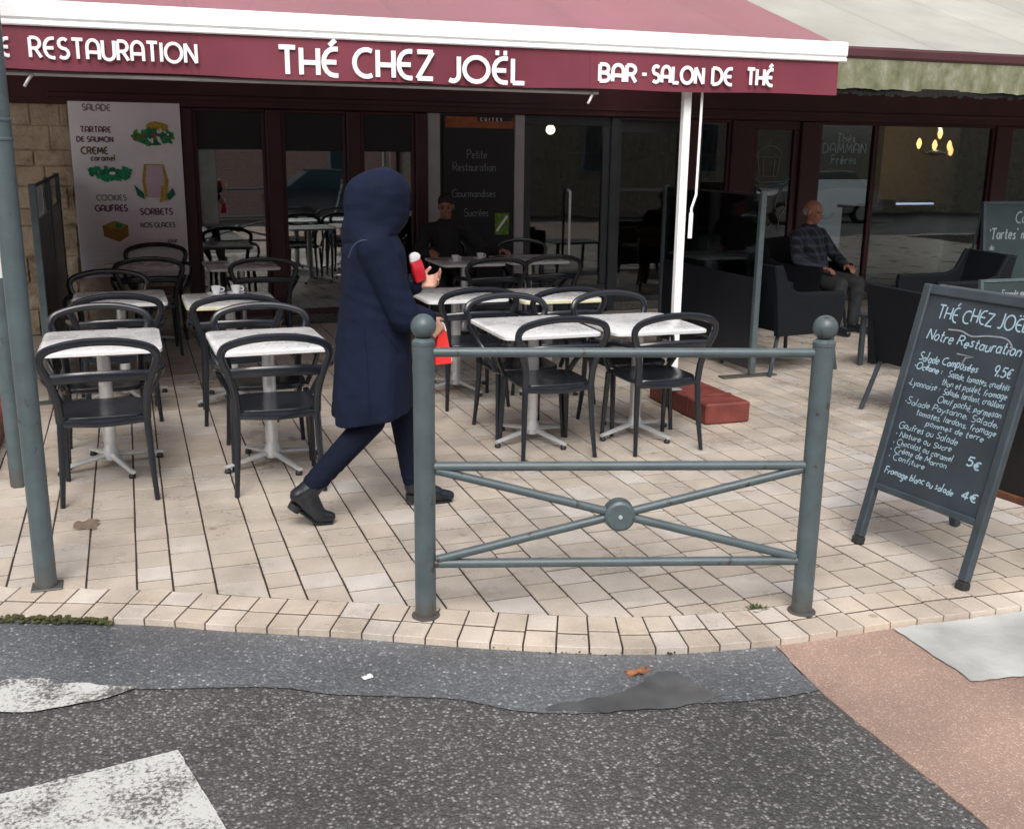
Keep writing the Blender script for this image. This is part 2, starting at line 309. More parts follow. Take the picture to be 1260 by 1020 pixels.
M['car_white'] = mat('silver car paint', (0.55, 0.57, 0.58), 0.2, 0.05, 2, coat=1.0)
M['car_glass'] = mat('car glass', (0.05, 0.09, 0.11), 0.05, 0.1, 2)
M['rubber'] = mat('rubber', (0.02, 0.02, 0.02), 0.8, 0.1)

def brick_mat(name, c1, c2, mo, scale, rough=0.85):
    m = mat(name, c1, rough, 0.1, 3)
    n, l, p = nodes(m)
    tc = n.new('ShaderNodeTexCoord'); mp = n.new('ShaderNodeMapping'); mp.inputs['Rotation'].default_value = (radians(90), 0, 0)
    br = n.new('ShaderNodeTexBrick'); br.inputs['Scale'].default_value = scale
    br.inputs['Color1'].default_value = (*c1, 1); br.inputs['Color2'].default_value = (*c2, 1); br.inputs['Mortar'].default_value = (*mo, 1)
    l.new(tc.outputs['Object'], mp.inputs[0]); l.new(mp.outputs[0], br.inputs['Vector']); l.new(br.outputs[0], p.inputs['Base Color'])
    return m
M['brick'] = brick_mat('street brick', (0.50, 0.26, 0.21), (0.56, 0.33, 0.26), (0.58, 0.5, 0.45), 3)

def stone_mat():
    m = mat('rubble stone', (0.42, 0.32, 0.20), 0.9, 0.2, 4)
    n, l, p = nodes(m)
    tc = n.new('ShaderNodeTexCoord')
    a = n.new('ShaderNodeTexNoise'); a.inputs['Scale'].default_value = 7; a.inputs['Detail'].default_value = 8; a.inputs['Roughness'].default_value = 0.7
    v = n.new('ShaderNodeTexVoronoi'); v.inputs['Scale'].default_value = 4.5
    l.new(tc.outputs['Object'], a.inputs['Vector']); l.new(tc.outputs['Object'], v.inputs['Vector'])
    r = n.new('ShaderNodeValToRGB'); e = r.color_ramp.elements
    e[0].position = 0.3; e[0].color = (0.19, 0.13, 0.09, 1); e[1].position = 0.7; e[1].color = (0.60, 0.52, 0.40, 1)
    x = e.new(0.45); x.color = (0.45, 0.37, 0.26, 1)
    l.new(a.outputs['Fac'], r.inputs[0]); l.new(r.outputs[0], p.inputs['Base Color'])
    bp = n.new('ShaderNodeBump'); bp.inputs['Strength'].default_value = 0.8; bp.inputs['Distance'].default_value = 0.04
    ad = n.new('ShaderNodeMath'); l.new(a.outputs['Fac'], ad.inputs[0]); l.new(v.outputs['Distance'], ad.inputs[1])
    l.new(ad.outputs[0], bp.inputs['Height']); l.new(bp.outputs[0], p.inputs['Normal'])
    return m
M['stone'] = stone_mat()

def valance_mat():
    m = mat('mossy canvas', (0.42, 0.43, 0.34), 0.8, 0.1, 3)
    n, l, p = nodes(m)
    tc = n.new('ShaderNodeTexCoord'); mp = n.new('ShaderNodeMapping'); mp.inputs['Scale'].default_value = (4, 4, 2.2)
    a = n.new('ShaderNodeTexNoise'); a.inputs['Scale'].default_value = 1.6; a.inputs['Detail'].default_value = 8; a.inputs['Roughness'].default_value = 0.7
    l.new(tc.outputs['Object'], mp.inputs[0]); l.new(mp.outputs[0], a.inputs['Vector'])
    r = n.new('ShaderNodeValToRGB'); e = r.color_ramp.elements
    e[0].position = 0.32; e[0].color = (0.075, 0.085, 0.035, 1); e[1].position = 0.68; e[1].color = (0.30, 0.305, 0.25, 1)
    x = e.new(0.5); x.color = (0.165, 0.175, 0.105, 1)
    l.new(a.outputs['Fac'], r.inputs[0]); l.new(r.outputs[0], p.inputs['Base Color'])
    return m
M['valance_moss'] = valance_mat()

def check_mat():
    m = mat('dark check shirt', (0.03, 0.04, 0.06), 0.85, 0.1)
    n, l, p = nodes(m)
    tc = n.new('ShaderNodeTexCoord')
    sp = n.new('ShaderNodeSeparateXYZ'); l.new(tc.outputs['Object'], sp.inputs[0])
    sm = n.new('ShaderNodeMath'); l.new(sp.outputs[0], sm.inputs[0]); l.new(sp.outputs[1], sm.inputs[1])
    outs = []
    for i in (1, 2):
        a = n.new('ShaderNodeMath'); a.operation = 'MULTIPLY'; a.inputs[1].default_value = 75; l.new(sp.outputs[i] if i == 2 else sm.outputs[0], a.inputs[0])
        b = n.new('ShaderNodeMath'); b.operation = 'SINE'; l.new(a.outputs[0], b.inputs[0])
        c = n.new('ShaderNodeMath'); c.operation = 'GREATER_THAN'; c.inputs[1].default_value = 0.45; l.new(b.outputs[0], c.inputs[0]); outs.append(c)
    ad = n.new('ShaderNodeMath'); l.new(outs[0].outputs[0], ad.inputs[0]); l.new(outs[1].outputs[0], ad.inputs[1])
    r = n.new('ShaderNodeValToRGB'); e = r.color_ramp.elements
    e[0].color = (0.012, 0.014, 0.02, 1); e[1].color = (0.055, 0.068, 0.105, 1)
    dv = n.new('ShaderNodeMath'); dv.operation = 'MULTIPLY'; dv.inputs[1].default_value = 0.5
    l.new(ad.outputs[0], dv.inputs[0]); l.new(dv.outputs[0], r.inputs[0]); l.new(r.outputs[0], p.inputs['Base Color'])
    return m
M['check'] = check_mat()

# ------------------------------------------------------------------ mesh builder
ORG = {}
def origin(o): return ORG.get(o.name, V3((0, 0, 0))) if o else V3((0, 0, 0))

class MB:
    def __init__(s): s.v = []; s.f = []; s.mi = []; s.k = 0; s.rnd = None
    def add(s, vs, fs):
        n = len(s.v); s.v += [tuple(v) for v in vs]
        s.f += [[i + n for i in f] for f in fs]; s.mi += [s.k] * len(fs)
        return s
    def convex(s, vs, fs):
        vs = [V3(v) for v in vs]; c = sum(vs, V3()) / len(vs); out = []
        for f in fs:
            nrm = V3()
            for i in range(len(f)):
                a, b = vs[f[i]], vs[f[(i + 1) % len(f)]]; nrm += a.cross(b)
            m = sum((vs[i] for i in f), V3()) / len(f)
            out.append(list(f) if nrm.dot(m - c) >= 0 else list(f)[::-1])
        return s.add(vs, out)
    def box(s, x0, x1, y0, y1, z0, z1, b=0.0, T=None):
        if x0 > x1: x0, x1 = x1, x0
        if y0 > y1: y0, y1 = y1, y0
        if z0 > z1: z0, z1 = z1, z0
        X, Y, Z = (x0, x1), (y0, y1), (z0, z1)
        if b <= 0:
            vs = [V3((X[i], Y[j], Z[k])) for i in (0, 1) for j in (0, 1) for k in (0, 1)]
            fs = [(0, 1, 3, 2), (4, 5, 7, 6), (0, 1, 5, 4), (2, 3, 7, 6), (0, 2, 6, 4), (1, 3, 7, 5)]
        else:
            b = min(b, (x1 - x0) * .45, (y1 - y0) * .45, (z1 - z0) * .45)
            vs = []; idx = {}
            for i in (0, 1):
                for j in (0, 1):
                    for k in (0, 1):
                        dx, dy, dz = (b if i == 0 else -b), (b if j == 0 else -b), (b if k == 0 else -b)
                        for a, d in ((0, (0, dy, dz)), (1, (dx, 0, dz)), (2, (dx, dy, 0))):
                            idx[i, j, k, a] = len(vs); vs.append(V3((X[i] + d[0], Y[j] + d[1], Z[k] + d[2])))
            fs = []
            q = [(0, 0), (0, 1), (1, 1), (1, 0)]
            for t in (0, 1):
                fs.append([idx[t, a, c, 0] for a, c in q]); fs.append([idx[a, t, c, 1] for a, c in q]); fs.append([idx[a, c, t, 2] for a, c in q])
            for a in (0, 1):
                for c in (0, 1):
                    fs.append([idx[a, c, 0, 0], idx[a, c, 1, 0], idx[a, c, 1, 1], idx[a, c, 0, 1]])
                    fs.append([idx[a, 0, c, 0], idx[a, 1, c, 0], idx[a, 1, c, 2], idx[a, 0, c, 2]])
                    fs.append([idx[0, a, c, 1], idx[1, a, c, 1], idx[1, a, c, 2], idx[0, a, c, 2]])
            for i in (0, 1):
                for j in (0, 1):
                    for k in (0, 1): fs.append([idx[i, j, k, 0], idx[i, j, k, 1], idx[i, j, k, 2]])
        if T is not None: vs = [T @ v for v in vs]
        return s.convex(vs, fs)
    def ring_loft(s, rings, caps=True, closed=False):
        n = len(rings[0]); vs = [p for r in rings for p in r]; fs = []
        R = len(rings)
        for i in range(R - 1 + (1 if closed else 0)):
            a, b = i * n, ((i + 1) % R) * n
            for j in range(n):
                k = (j + 1) % n; fs.append((a + j, a + k, b + k, b + j))
        if caps and not closed:
            fs.append(list(range(n))[::-1]); fs.append([(R - 1) * n + j for j in range(n)])
        return s.add(vs, fs)
    def tube(s, pts, r, n=8, flat=None, up=None, closed=False):
        pts = [V3(p) for p in pts]
        P = [pts[0]]
        for p in pts[1:]:
            if (p - P[-1]).length > 1e-6: P.append(p)
        if len(P) < 2: return s
        rr = r if isinstance(r, (list, tuple)) else [r] * len(P)
        rings = []; prev = None
        for i, p in enumerate(P):
            if closed: t = (P[(i + 1) % len(P)] - P[i - 1]).normalized()
            elif i == 0: t = (P[1] - p).normalized()
            elif i == len(P) - 1: t = (p - P[i - 1]).normalized()
            else:
                t = ((P[i + 1] - p).normalized() + (p - P[i - 1]).normalized())
                t = t.normalized() if t.length > 1e-6 else (p - P[i - 1]).normalized()
            if up is not None: a = V3(up) - t * V3(up).dot(t)
            elif prev is None:
                h = V3((0, 0, 1)) if abs(t.z) < 0.9 else V3((1, 0, 0)); a = h - t * h.dot(t)
            else: a = prev - t * prev.dot(t)
            if a.length < 1e-6: a = t.orthogonal()
            a.normalize(); prev = a; b = t.cross(a)
            fa, fb = flat if flat else (1, 1)
            q = rr[min(i, len(rr) - 1)]
            rings.append([p + a * (q * fa * cos(2 * pi * j / n)) + b * (q * fb * sin(2 * pi * j / n)) for j in range(n)])
        return s.ring_loft(rings, caps=not closed, closed=closed)
    def lathe(s, prof, c=(0, 0, 0), n=20, T=None):
        c = V3(c); rings = []
        for r, z in prof:
            rings.append([c + V3((r * cos(2 * pi * j / n), r * sin(2 * pi * j / n), z)) for j in range(n)])
        if T is not None: rings = [[T @ p for p in q] for q in rings]
        return s.ring_loft(rings)
    def ball(s, c, rad, n=16, m=10, R=None):
        c = V3(c); rad = V3((rad,) * 3) if isinstance(rad, (int, float)) else V3(rad); rings = []
        for i in range(m + 1):
            ph = -pi / 2 + pi * (0.004 + 0.992 * i / m)
            q = []
            for j in range(n):
                th = 2 * pi * j / n; v = V3((rad.x * cos(ph) * cos(th), rad.y * cos(ph) * sin(th), rad.z * sin(ph)))
                q.append(c + (R @ v if R is not None else v))
            rings.append(q)
        return s.ring_loft(rings)
    def cap(s, p0, p1, r0, r1, n=14):
        p0, p1 = V3(p0), V3(p1); d = p1 - p0; L = d.length
        if L < 1e-6: return s.ball(p0, r0, n)
        d /= L; a = d.orthogonal().normalized(); b = d.cross(a); prof = []
        for i in range(5): t = pi / 2 * (0.02 + 0.98 * i / 4); prof.append((-r0 * cos(t), r0 * sin(t)))
        for i in range(5): t = pi / 2 * (1 - 0.98 * i / 4); prof.append((L + r1 * cos(t), r1 * sin(t)))
        return s.ring_loft([[p0 + d * z + a * (r * cos(2 * pi * j / n)) + b * (r * sin(2 * pi * j / n)) for j in range(n)] for z, r in prof])
    def prism(s, poly, z0, z1, T=None):
        n = len(poly)
        ar = sum(poly[i][0] * poly[(i + 1) % n][1] - poly[(i + 1) % n][0] * poly[i][1] for i in range(n))
        if ar < 0: poly = poly[::-1]
        r0 = [V3((x, y, z0)) for x, y in poly]; r1 = [V3((x, y, z1)) for x, y in poly]
        if T is not None: r0 = [T @ p for p in r0]; r1 = [T @ p for p in r1]
        return s.ring_loft([r0, r1])
    def sheet(s, poly, z):
        n = len(poly)
        ar = sum(poly[i][0] * poly[(i + 1) % n][1] - poly[(i + 1) % n][0] * poly[i][1] for i in range(n))
        if ar < 0: poly = poly[::-1]
        return s.add([(x, y, z) for x, y in poly], [list(range(n))])
    def xf(s, T): s.v = [tuple(T @ V3(v)) for v in s.v]; return s
    def build(s, name, mats, parent=None, smooth=35, world=True, **tags):
        if not isinstance(mats, (list, tuple)): mats = [mats]
        g = origin(parent) if world else V3((0, 0, 0))
        me = bpy.data.meshes.new(name)
        me.from_pydata([(v[0] - g.x, v[1] - g.y, v[2] - g.z) for v in s.v], [], s.f)
        for m in mats: me.materials.append(m)
        if len(mats) > 1: me.polygons.foreach_set('material_index', s.mi)
        if smooth:
            me.shade_smooth(); me.set_sharp_from_angle(angle=radians(smooth))
        if s.rnd is not None:
            at = me.attributes.new('rnd', 'FLOAT', 'FACE'); at.data.foreach_set('value', s.rnd)
        me.update()
        o = bpy.data.objects.new(name, me); COL.objects.link(o)
        if parent is not None: o.parent = parent
        ORG[o.name] = g.copy()
        for k, v in tags.items(): o[k] = v
        return o

def thing(name, label, cat, loc=(0, 0, 0), group=None):
    o = bpy.data.objects.new(name, None); COL.objects.link(o); o.location = loc; o.empty_display_size = 0.2
    ORG[o.name] = V3(loc); o['label'] = label; o['category'] = cat
    if group: o['group'] = group
    return o
def tag(o, label, cat, group=None):
    o['label'] = label; o['category'] = cat
    if group: o['group'] = group
    return o
def struct(o): o['kind'] = 'structure'; return o
def dup(root, loc, rz, label, group=None):
    r = root.copy(); COL.objects.link(r); r.location = loc; r.rotation_euler = (0, 0, rz); r['label'] = label
    if group: r['group'] = group
    for ch in root.children:
        c = ch.copy(); COL.objects.link(c); c.parent = r
        for g in ch.children:
            d = g.copy(); COL.objects.link(d); d.parent = c
    return r
def remeshed(mb, voxel, it=4):
    me = bpy.data.meshes.new('tmp'); me.from_pydata(mb.v, [], mb.f)
    o = bpy.data.objects.new('tmp', me); COL.objects.link(o)
    m = o.modifiers.new('r', 'REMESH'); m.mode = 'VOXEL'; m.voxel_size = voxel; m.use_smooth_shade = True
    if it:
        sm = o.modifiers.new('s', 'SMOOTH'); sm.factor = 0.5; sm.iterations = it
    dg = bpy.context.evaluated_depsgraph_get(); dg.update()
    ev = o.evaluated_get(dg).to_mesh()
    out = MB(); out.v = [tuple(v.co) for v in ev.vertices]; out.f = [list(p.vertices) for p in ev.polygons]; out.mi = [0] * len(out.f)
    bpy.data.objects.remove(o); bpy.data.meshes.remove(me)
    return out
def spline(pts, k=6, closed=False):
    P = [V3(p) if len(p) == 3 else V3((p[0], p[1], 0)) for p in pts]; n = len(P); out = []
    for i in range(n if closed else n - 1):
        a = P[i - 1] if (i > 0 or closed) else P[i] * 2 - P[i + 1]
        b, c = P[i], P[(i + 1) % n]
        d = P[(i + 2) % n] if (i + 2 < n or closed) else c * 2 - b
        for j in range(k):
            t = j / k
            out.append(0.5 * ((2 * b) + (c - a) * t + (2 * a - 5 * b + 4 * c - d) * t * t + (3 * b - a - 3 * c + d) * t ** 3))
    if not closed: out.append(P[-1])
    return out

# ------------------------------------------------------------------ stroke lettering
def arc(cx, cy, rx, ry, a0, a1, n=8):
    return [(cx + rx * cos(radians(a0 + (a1 - a0) * i / n)), cy + ry * sin(radians(a0 + (a1 - a0) * i / n))) for i in range(n + 1)]
G = {
 'A': (.62, [[(0, 0), (0, .6)] + arc(.31, .62, .31, .38, 180, 0) + [(.62, 0)], [(0, .36), (.62, .36)]]),
 'B': (.56, [[(0, .5), (.28, .5)] + arc(.28, .25, .28, .25, 90, -90) + [(0, 0), (0, 1), (.26, 1)] + arc(.26, .75, .24, .25, 90, -90)]),
 'C': (.68, [arc(.45, .5, .45, .5, 62, 298, 12)]),
 'D': (.66, [[(0, 0), (0, 1), (.2, 1)] + arc(.2, .5, .46, .5, 90, -90) + [(0, 0)]]),
 'E': (.52, [[(.52, 1), (.38, 1)] + arc(.38, .5, .38, .5, 90, 270) + [(.52, 0)], [(.02, .5), (.46, .5)]]),
 'F': (.5, [[(.5, 1), (0, 1), (0, 0)], [(0, .52), (.42, .52)]]),
 'G': (.7, [arc(.42, .5, .42, .5, 55, 360, 12) + [(.5, .5)]]),
 'H': (.6, [[(0, 0), (0, 1)], [(.6, 0), (.6, 1)], [(0, .46), (.6, .46)]]),
 'I': (.02, [[(0, 0), (0, 1)]]),
 'J': (.42, [[(.42, 1), (.42, .25)] + arc(.21, .25, .21, .25, 0, -130)]),
 'L': (.44, [[(0, 1), (0, 0), (.44, 0)]]),
 'M': (.74, [[(0, 0), (.08, 1), (.37, .25), (.66, 1), (.74, 0)]]),
 'N': (.6, [[(0, 0), (0, 1), (.6, 0), (.6, 1)]]),
 'O': (.9, [arc(.45, .5, .45, .5, 90, 450, 18)]),
 'P': (.5, [[(0, 0), (0, 1), (.24, 1)] + arc(.24, .73, .27, .27, 90, -90) + [(0, .46)]]),
 'K': (.52, [[(0, 0), (0, 1)], [(.5, 1), (.02, .45), (.52, 0)]]),
 'X': (.56, [[(0, 0), (.56, 1)], [(0, 1), (.56, 0)]]),
 'Q': (.9, [arc(.45, .5, .45, .5, 90, 450, 18), [(.6, .25), (.9, -.05)]]),
 'R': (.54, [[(0, 0), (0, 1), (.25, 1)] + arc(.25, .73, .26, .27, 90, -90) + [(0, .46)], [(.26, .46), (.54, 0)]]),
 'S': (.5, [arc(.26, .75, .24, .25, 40, 270, 8)[:-1] + arc(.24, .25, .26, .25, 90, -140, 8)]),
 'T': (.58, [[(0, 1), (.58, 1)], [(.29, 1), (.29, 0)]]),
 'U': (.6, [[(0, 1), (0, .3)] + arc(.3, .3, .3, .3, 180, 360) + [(.6, 1)]]),
 'V': (.6, [[(0, 1), (.3, 0), (.6, 1)]]),
 'Z': (.6, [[(0, 1), (.6, 1), (0, 0), (.6, 0)]]),
 'a': (.42, [arc(.2, .28, .2, .28, 30, 390, 10), [(.4, .56), (.4, .08), (.48, 0)]]),
 'b': (.42, [[(0, 1), (0, 0)], arc(.2, .28, .2, .28, 180, 540, 10)]),
 'c': (.36, [arc(.22, .28, .22, .28, 50, 310, 8)]),
 'd': (.42, [arc(.2, .28, .2, .28, 0, 360, 10), [(.4, 1), (.4, 0)]]),
 'e': (.4, [[(.02, .3), (.4, .3)] + arc(.21, .28, .2, .28, 10, 315, 9)]),
 'f': (.3, [[(.34, .92), (.22, 1), (.12, .85), (.12, 0)], [(0, .55), (.28, .55)]]),
 'g': (.42, [arc(.2, .28, .2, .28, 30, 390, 10), [(.4, .56), (.4, -.2), (.22, -.36), (.04, -.26)]]),
 'h': (.4, [[(0, 1), (0, 0)], [(0, .36), (.1, .54), (.26, .56), (.38, .42), (.38, 0)]]),
 'i': (.06, [[(0, .56), (0, .06), (.06, 0)], [(-.02, .79), (.05, .81)]]),
 'j': (.12, [[(.1, .56), (.1, -.2), (-.04, -.34)], [(.1, .78), (.11, .8)]]),
 'l': (.1, [[(0, 1), (0, .1), (.08, 0)]]),
 'm': (.62, [[(0, .56), (0, 0)], [(0, .4), (.12, .56), (.28, .5), (.3, 0)], [(.3, .4), (.42, .56), (.58, .5), (.6, 0)]]),
 'n': (.4, [[(0, .56), (0, 0)], [(0, .36), (.12, .55), (.28, .55), (.38, .4), (.38, 0)]]),
 'o': (.42, [arc(.21, .28, .21, .28, 90, 450, 10)]),
 'p': (.42, [[(0, .56), (0, -.36)], arc(.2, .28, .2, .28, 180, 540, 10)]),
 'q': (.42, [[(.4, .56), (.4, -.36)], arc(.2, .28, .2, .28, 0, 360, 10)]),
 'r': (.28, [[(0, .56), (0, 0)], [(0, .36), (.12, .54), (.28, .54)]]),
 's': (.32, [[(.3, .5), (.16, .57), (.03, .46), (.12, .32), (.26, .24), (.3, .1), (.16, 0), (0, .07)]]),
 't': (.3, [[(.12, .9), (.12, .1), (.2, 0), (.3, .06)], [(0, .58), (.28, .58)]]),
 'u': (.4, [[(0, .56), (0, .16), (.1, 0), (.26, .02), (.38, .18)], [(.38, .56), (.38, 0)]]),
 'v': (.36, [[(0, .56), (.18, 0), (.36, .56)]]),
 'x': (.36, [[(0, .56), (.36, 0)], [(.36, .56), (0, 0)]]),
 'y': (.38, [[(0, .56), (.19, .05)], [(.38, .56), (.08, -.36)]]),
 'z': (.36, [[(0, .56), (.36, .56), (0, 0), (.36, 0)]]),
 '-': (.3, [[(0, .42), (.3, .42)]]), '.': (.08, [[(0, .02), (.08, .03)]]), ',': (.08, [[(.05, .06), (0, -.14)]]),
 ':': (.08, [[(0, .1), (.07, .11)], [(0, .45), (.07, .46)]]), '*': (.14, [[(0, .3), (.07, .38), (.12, .28), (.04, .24)]]),
 '5': (.46, [[(.44, 1), (.06, 1), (.02, .58)] + arc(.2, .32, .26, .32, 110, -140, 8)]),
 '7': (.46, [[(0, 1), (.46, 1), (.14, 0)]]), '9': (.46, [arc(.23, .72, .22, .28, 0, 360, 10), [(.45, .72), (.3, 0)]]),
 '6': (.46, [[(.36, 1), (.06, .4)] + arc(.23, .28, .22, .28, 180, 540, 10)]),
 '4': (.5, [[(.34, 0), (.34, 1), (0, .3), (.5, .3)]]), '8': (.44, [arc(.22, .74, .19, .25, -90, 270, 10), arc(.22, .25, .22, .25, 90, 450, 10)]),
 '$': (.5, [arc(.34, .45, .28, .45, 60, 300, 9), [(-.04, .54), (.36, .54)], [(-.04, .36), (.34, .36)]]),
 "'": (.04, [[(0, 1.02), (0, .8)]]),
}
def accent(base, pts):
    w, st = G[base]; return (w, st + pts)
G['É'] = accent('E', [[(.22, 1.12), (.44, 1.34)]])
G['Ë'] = accent('E', [[(.06, 1.22), (.19, 1.22)], [(.36, 1.22), (.49, 1.22)]])
G['é'] = accent('e', [[(.16, .7), (.32, .9)]]); G['è'] = accent('e', [[(.12, .9), (.28, .7)]])
G['û'] = accent('u', [[(.08, .7), (.2, .86), (.32, .7)]])

def text_width(t, gap=.2, space=.42):
    w = 0
    for ch in t: w += space if ch == ' ' else G[ch][0] + gap
    return w - gap
def write(mb, t, org, ex, ey, h, r, gap=.2, space=.42, shear=0, sx=1.0, n=6, flat=.35, jit=0, lift=0.0):
    """stroke letters as raised ribbons on a surface with unit axes ex (along) and ey (up)"""
    org, ex, ey = V3(org), V3(ex).normalized(), V3(ey).normalized(); ez = ex.cross(ey)
    x = 0
    for ch in t:
        if ch == ' ': x += space * h * sx; continue
        w, strokes = G[ch]
        dy = random.uniform(-jit, jit) * h; k = 1 + random.uniform(-jit, jit)
        for st in strokes:
            pts = [org + ex * (x + (px * sx + shear * py) * h) + ey * (py * h * k + dy) + ez * lift for px, py in st]
            run = [pts[0]]
            for q in range(1, len(pts)):
                run.append(pts[q])
                if q == len(pts) - 1 or ((pts[q] - pts[q - 1]).length > 1e-6 and (pts[q + 1] - pts[q]).length > 1e-6 and (pts[q] - pts[q - 1]).angle(pts[q + 1] - pts[q]) > 1.0):
                    mb.tube(run, r, n, flat=(flat, 1), up=ez); run = [pts[q]]
        x += (w + gap) * h * sx
    return x

# ================================================================== GROUND
def rough_poly(P, step=.03, amp=.006, seed=0):
    out = []
    for i in range(len(P)):
        a, b = V3((*P[i], 0)), V3((*P[(i + 1) % len(P)], 0)); k = max(1, int((b - a).length / step))
        for j in range(k):
            p = a + (b - a) * j / k; out.append((p.x + amp * noise.noise(V3((p.x * 40, p.y * 40, seed))), p.y + amp * noise.noise(V3((p.x * 40, p.y * 40, seed + 5)))))
    return out
# kerb line (outer edge of the pavement), measured left to right
outer = [(-18.0, 9.6), (-12, 8.4), (-7.0, 6.9), (-3.0, 5.25), (-1.4, 4.6), (-.586, 4.261), (-.376, 4.184), (-.018, 4.036), (.247, 3.896), (.666, 3.698), (1.015, 3.511), (1.236, 3.402),
         (1.555, 3.262), (1.8, 3.185), (2.05, 3.14), (2.3, 3.115), (2.764, 3.105), (3.349, 3.067), (4.5, 3.0), (7, 2.8), (14, 2.4), (30, 1.6)]
osp = spline(outer, 12)
def resample(P, step):
    out = [P[0].copy()]; acc = 0
    for a, b in zip(P[:-1], P[1:]):
        L = (b - a).length; d = 0
        while acc + (L - d) >= step:
            d += step - acc; out.append(a + (b - a) * (d / L)); acc = 0
        acc += L - d
    return out
kpts = resample(osp, 0.124)
KW = 0.27
def nrm_at(P, i):
    a = P[max(0, i - 2)]; b = P[min(len(P) - 1, i + 2)]; t = (b - a).normalized()
    return V3((-t.y, t.x, 0))
knorm = [nrm_at(kpts, i) for i in range(len(kpts))]
inner = [p + n * KW for p, n in zip(kpts, knorm)]
def edge_y(P, x):
    for a, b in zip(P[:-1], P[1:]):
        if a.x <= x <= b.x: return a.y + (b.y - a.y) * (x - a.x) / max(1e-6, b.x - a.x)
    return P[-1].y if x > P[-1].x else P[0].y
ROAD_Z = -0.032
def road_z(y): return ROAD_Z if y > -0.5 else ROAD_Z + 0.05 * max(-14, y + 0.5)

mb = MB()
xs = [-60, -30, -15] + [-10 + i * 2.0 for i in range(16)] + [30, 45, 70]
ys = [-60, -40, -25, -14.5, -10, -7, -4, -2, -0.5, 1, 3, 5, 8, 20, 60]
for i, y in enumerate(ys):
    for x in xs: mb.v.append((x, y, road_z(y) if y < 3.2 else ROAD_Z))
for i in range(len(ys) - 1):
    for j in range(len(xs) - 1):
        a = i * len(xs) + j; mb.f.append([a, a + 1, a + len(xs) + 1, a + len(xs)]); mb.mi.append(0)
struct(mb.build('road', M['road'], smooth=0))

# gutter strip of older, bluer asphalt along the kerb
low = [(-18, 8.9), (-12, 7.6), (-7, 6.0), (-3, 4.65), (-1.4, 4.1), (-.535, 3.739), (-.3, 3.64), (-.097, 3.544), (.128, 3.47), (.368, 3.402), (.57, 3.275), (.907, 3.14), (1.116, 2.984),
       (1.316, 2.901), (1.651, 2.846), (1.965, 2.788), (2.158, 2.783)]
lsp = [V3((p.x, p.y + .006 * noise.noise(V3((p.x * 30, 3, 0))) + .010 * noise.noise(V3((p.x * 4, 1, 0))), 0)) for p in spline(low, 24)]
up = [p for p in osp if p.x < 2.19]
poly = [(p.x, p.y) for p in lsp] + [(2.195, 3.1)] + [(p.x, p.y + .005) for p in up[::-1]]
struct(MB().sheet(poly, ROAD_Z + .005).build('gutter', M['strip'], smooth=0))

# red asphalt path and pale concrete patch, level with the pavement edge
pk = spline([(2.204, 3.135), (2.17, 2.9), (2.152, 2.70), (2.15, 2.426), (2.144, 1.926), (2.13, 1.2), (2.1, 0), (2.05, -3)], 8)
pkd = [(p.x + .012 * noise.noise(V3((p.y * 8, 7, 0))), p.y) for p in pk]
top = [(p.x, p.y + .004) for p in osp if 2.2 < p.x < 12]
poly = pkd + [(12, -3)] + top[::-1]
mb = MB(); n = len(poly); mb.sheet(poly, -.027)
for i in range(len(pkd) - 1):
    a, b = pkd[i], pkd[i + 1]; mb.add([(a[0], a[1], -.027), (a[0], a[1], -.2), (b[0], b[1], -.2), (b[0], b[1], -.027)], [(0, 1, 2, 3)])
struct(mb.build('path', M['pink'], smooth=0))
cp = [(2.71, 3.098), (2.72, 2.98), (2.70, 2.86), (2.735, 2.74), (2.72, 2.66), (2.76, 2.63), (2.85, 2.635), (2.95, 2.66), (3.3, 2.72), (4.2, 2.75), (4.2, 3.01), (3.349, 3.06)]
cps = rough_poly([(2.725, 3.098), (2.715, 2.86), (2.712, 2.655), (2.90, 2.63), (3.3, 2.70), (4.2, 2.75), (4.2, 3.01), (3.349, 3.06)], .03, .014)
struct(MB().sheet(cps, -.021).build('concrete_patch', M['concrete'], smooth=0))

# paved terrace: joint bed, then every paver
mb = MB(); bed = [(p.x, p.y + .02) for p in osp] + [(30, 11.6), (-18, 11.6)]
mb.sheet(bed, -.0042)
struct(mb.build('pavement_bed', M['joint'], smooth=0))
mb = MB(); mb.rnd = []
def paver(mb, q, h=.0, b=.004, gap=.003, deep=.02):
    """q: four corners ccw; one bevelled slab"""
    c = sum((V3((x, y, 0)) for x, y in q), V3()) / 4
    dz = random.uniform(-.0012, .0012)
    o, i = [], []
    for x, y in q:
        d = V3((x, y, 0)) - c; L = d.length
        o.append(V3((x, y, 0)) - d * (gap / L)); i.append(V3((x, y, 0)) - d * ((gap + b * 1.4) / L))
    vs = [V3((p.x, p.y, h - deep)) for p in o] + [V3((p.x, p.y, h - b * .7 + dz)) for p in o] + [V3((p.x, p.y, h + dz)) for p in i]
    fs = [(8, 9, 10, 11)] + [(j, (j + 1) % 4, (j + 1) % 4 + 4, j + 4) for j in range(4)] + [(j + 4, (j + 1) % 4 + 4, (j + 1) % 4 + 8, j + 8) for j in range(4)]
    mb.add(vs, fs); r = min(1, max(0, random.gauss(.5, .24))); mb.rnd += [r] * len(fs)
u = -.0775 - .513 * 14; seq = [.143, .17, .20]; k = 0
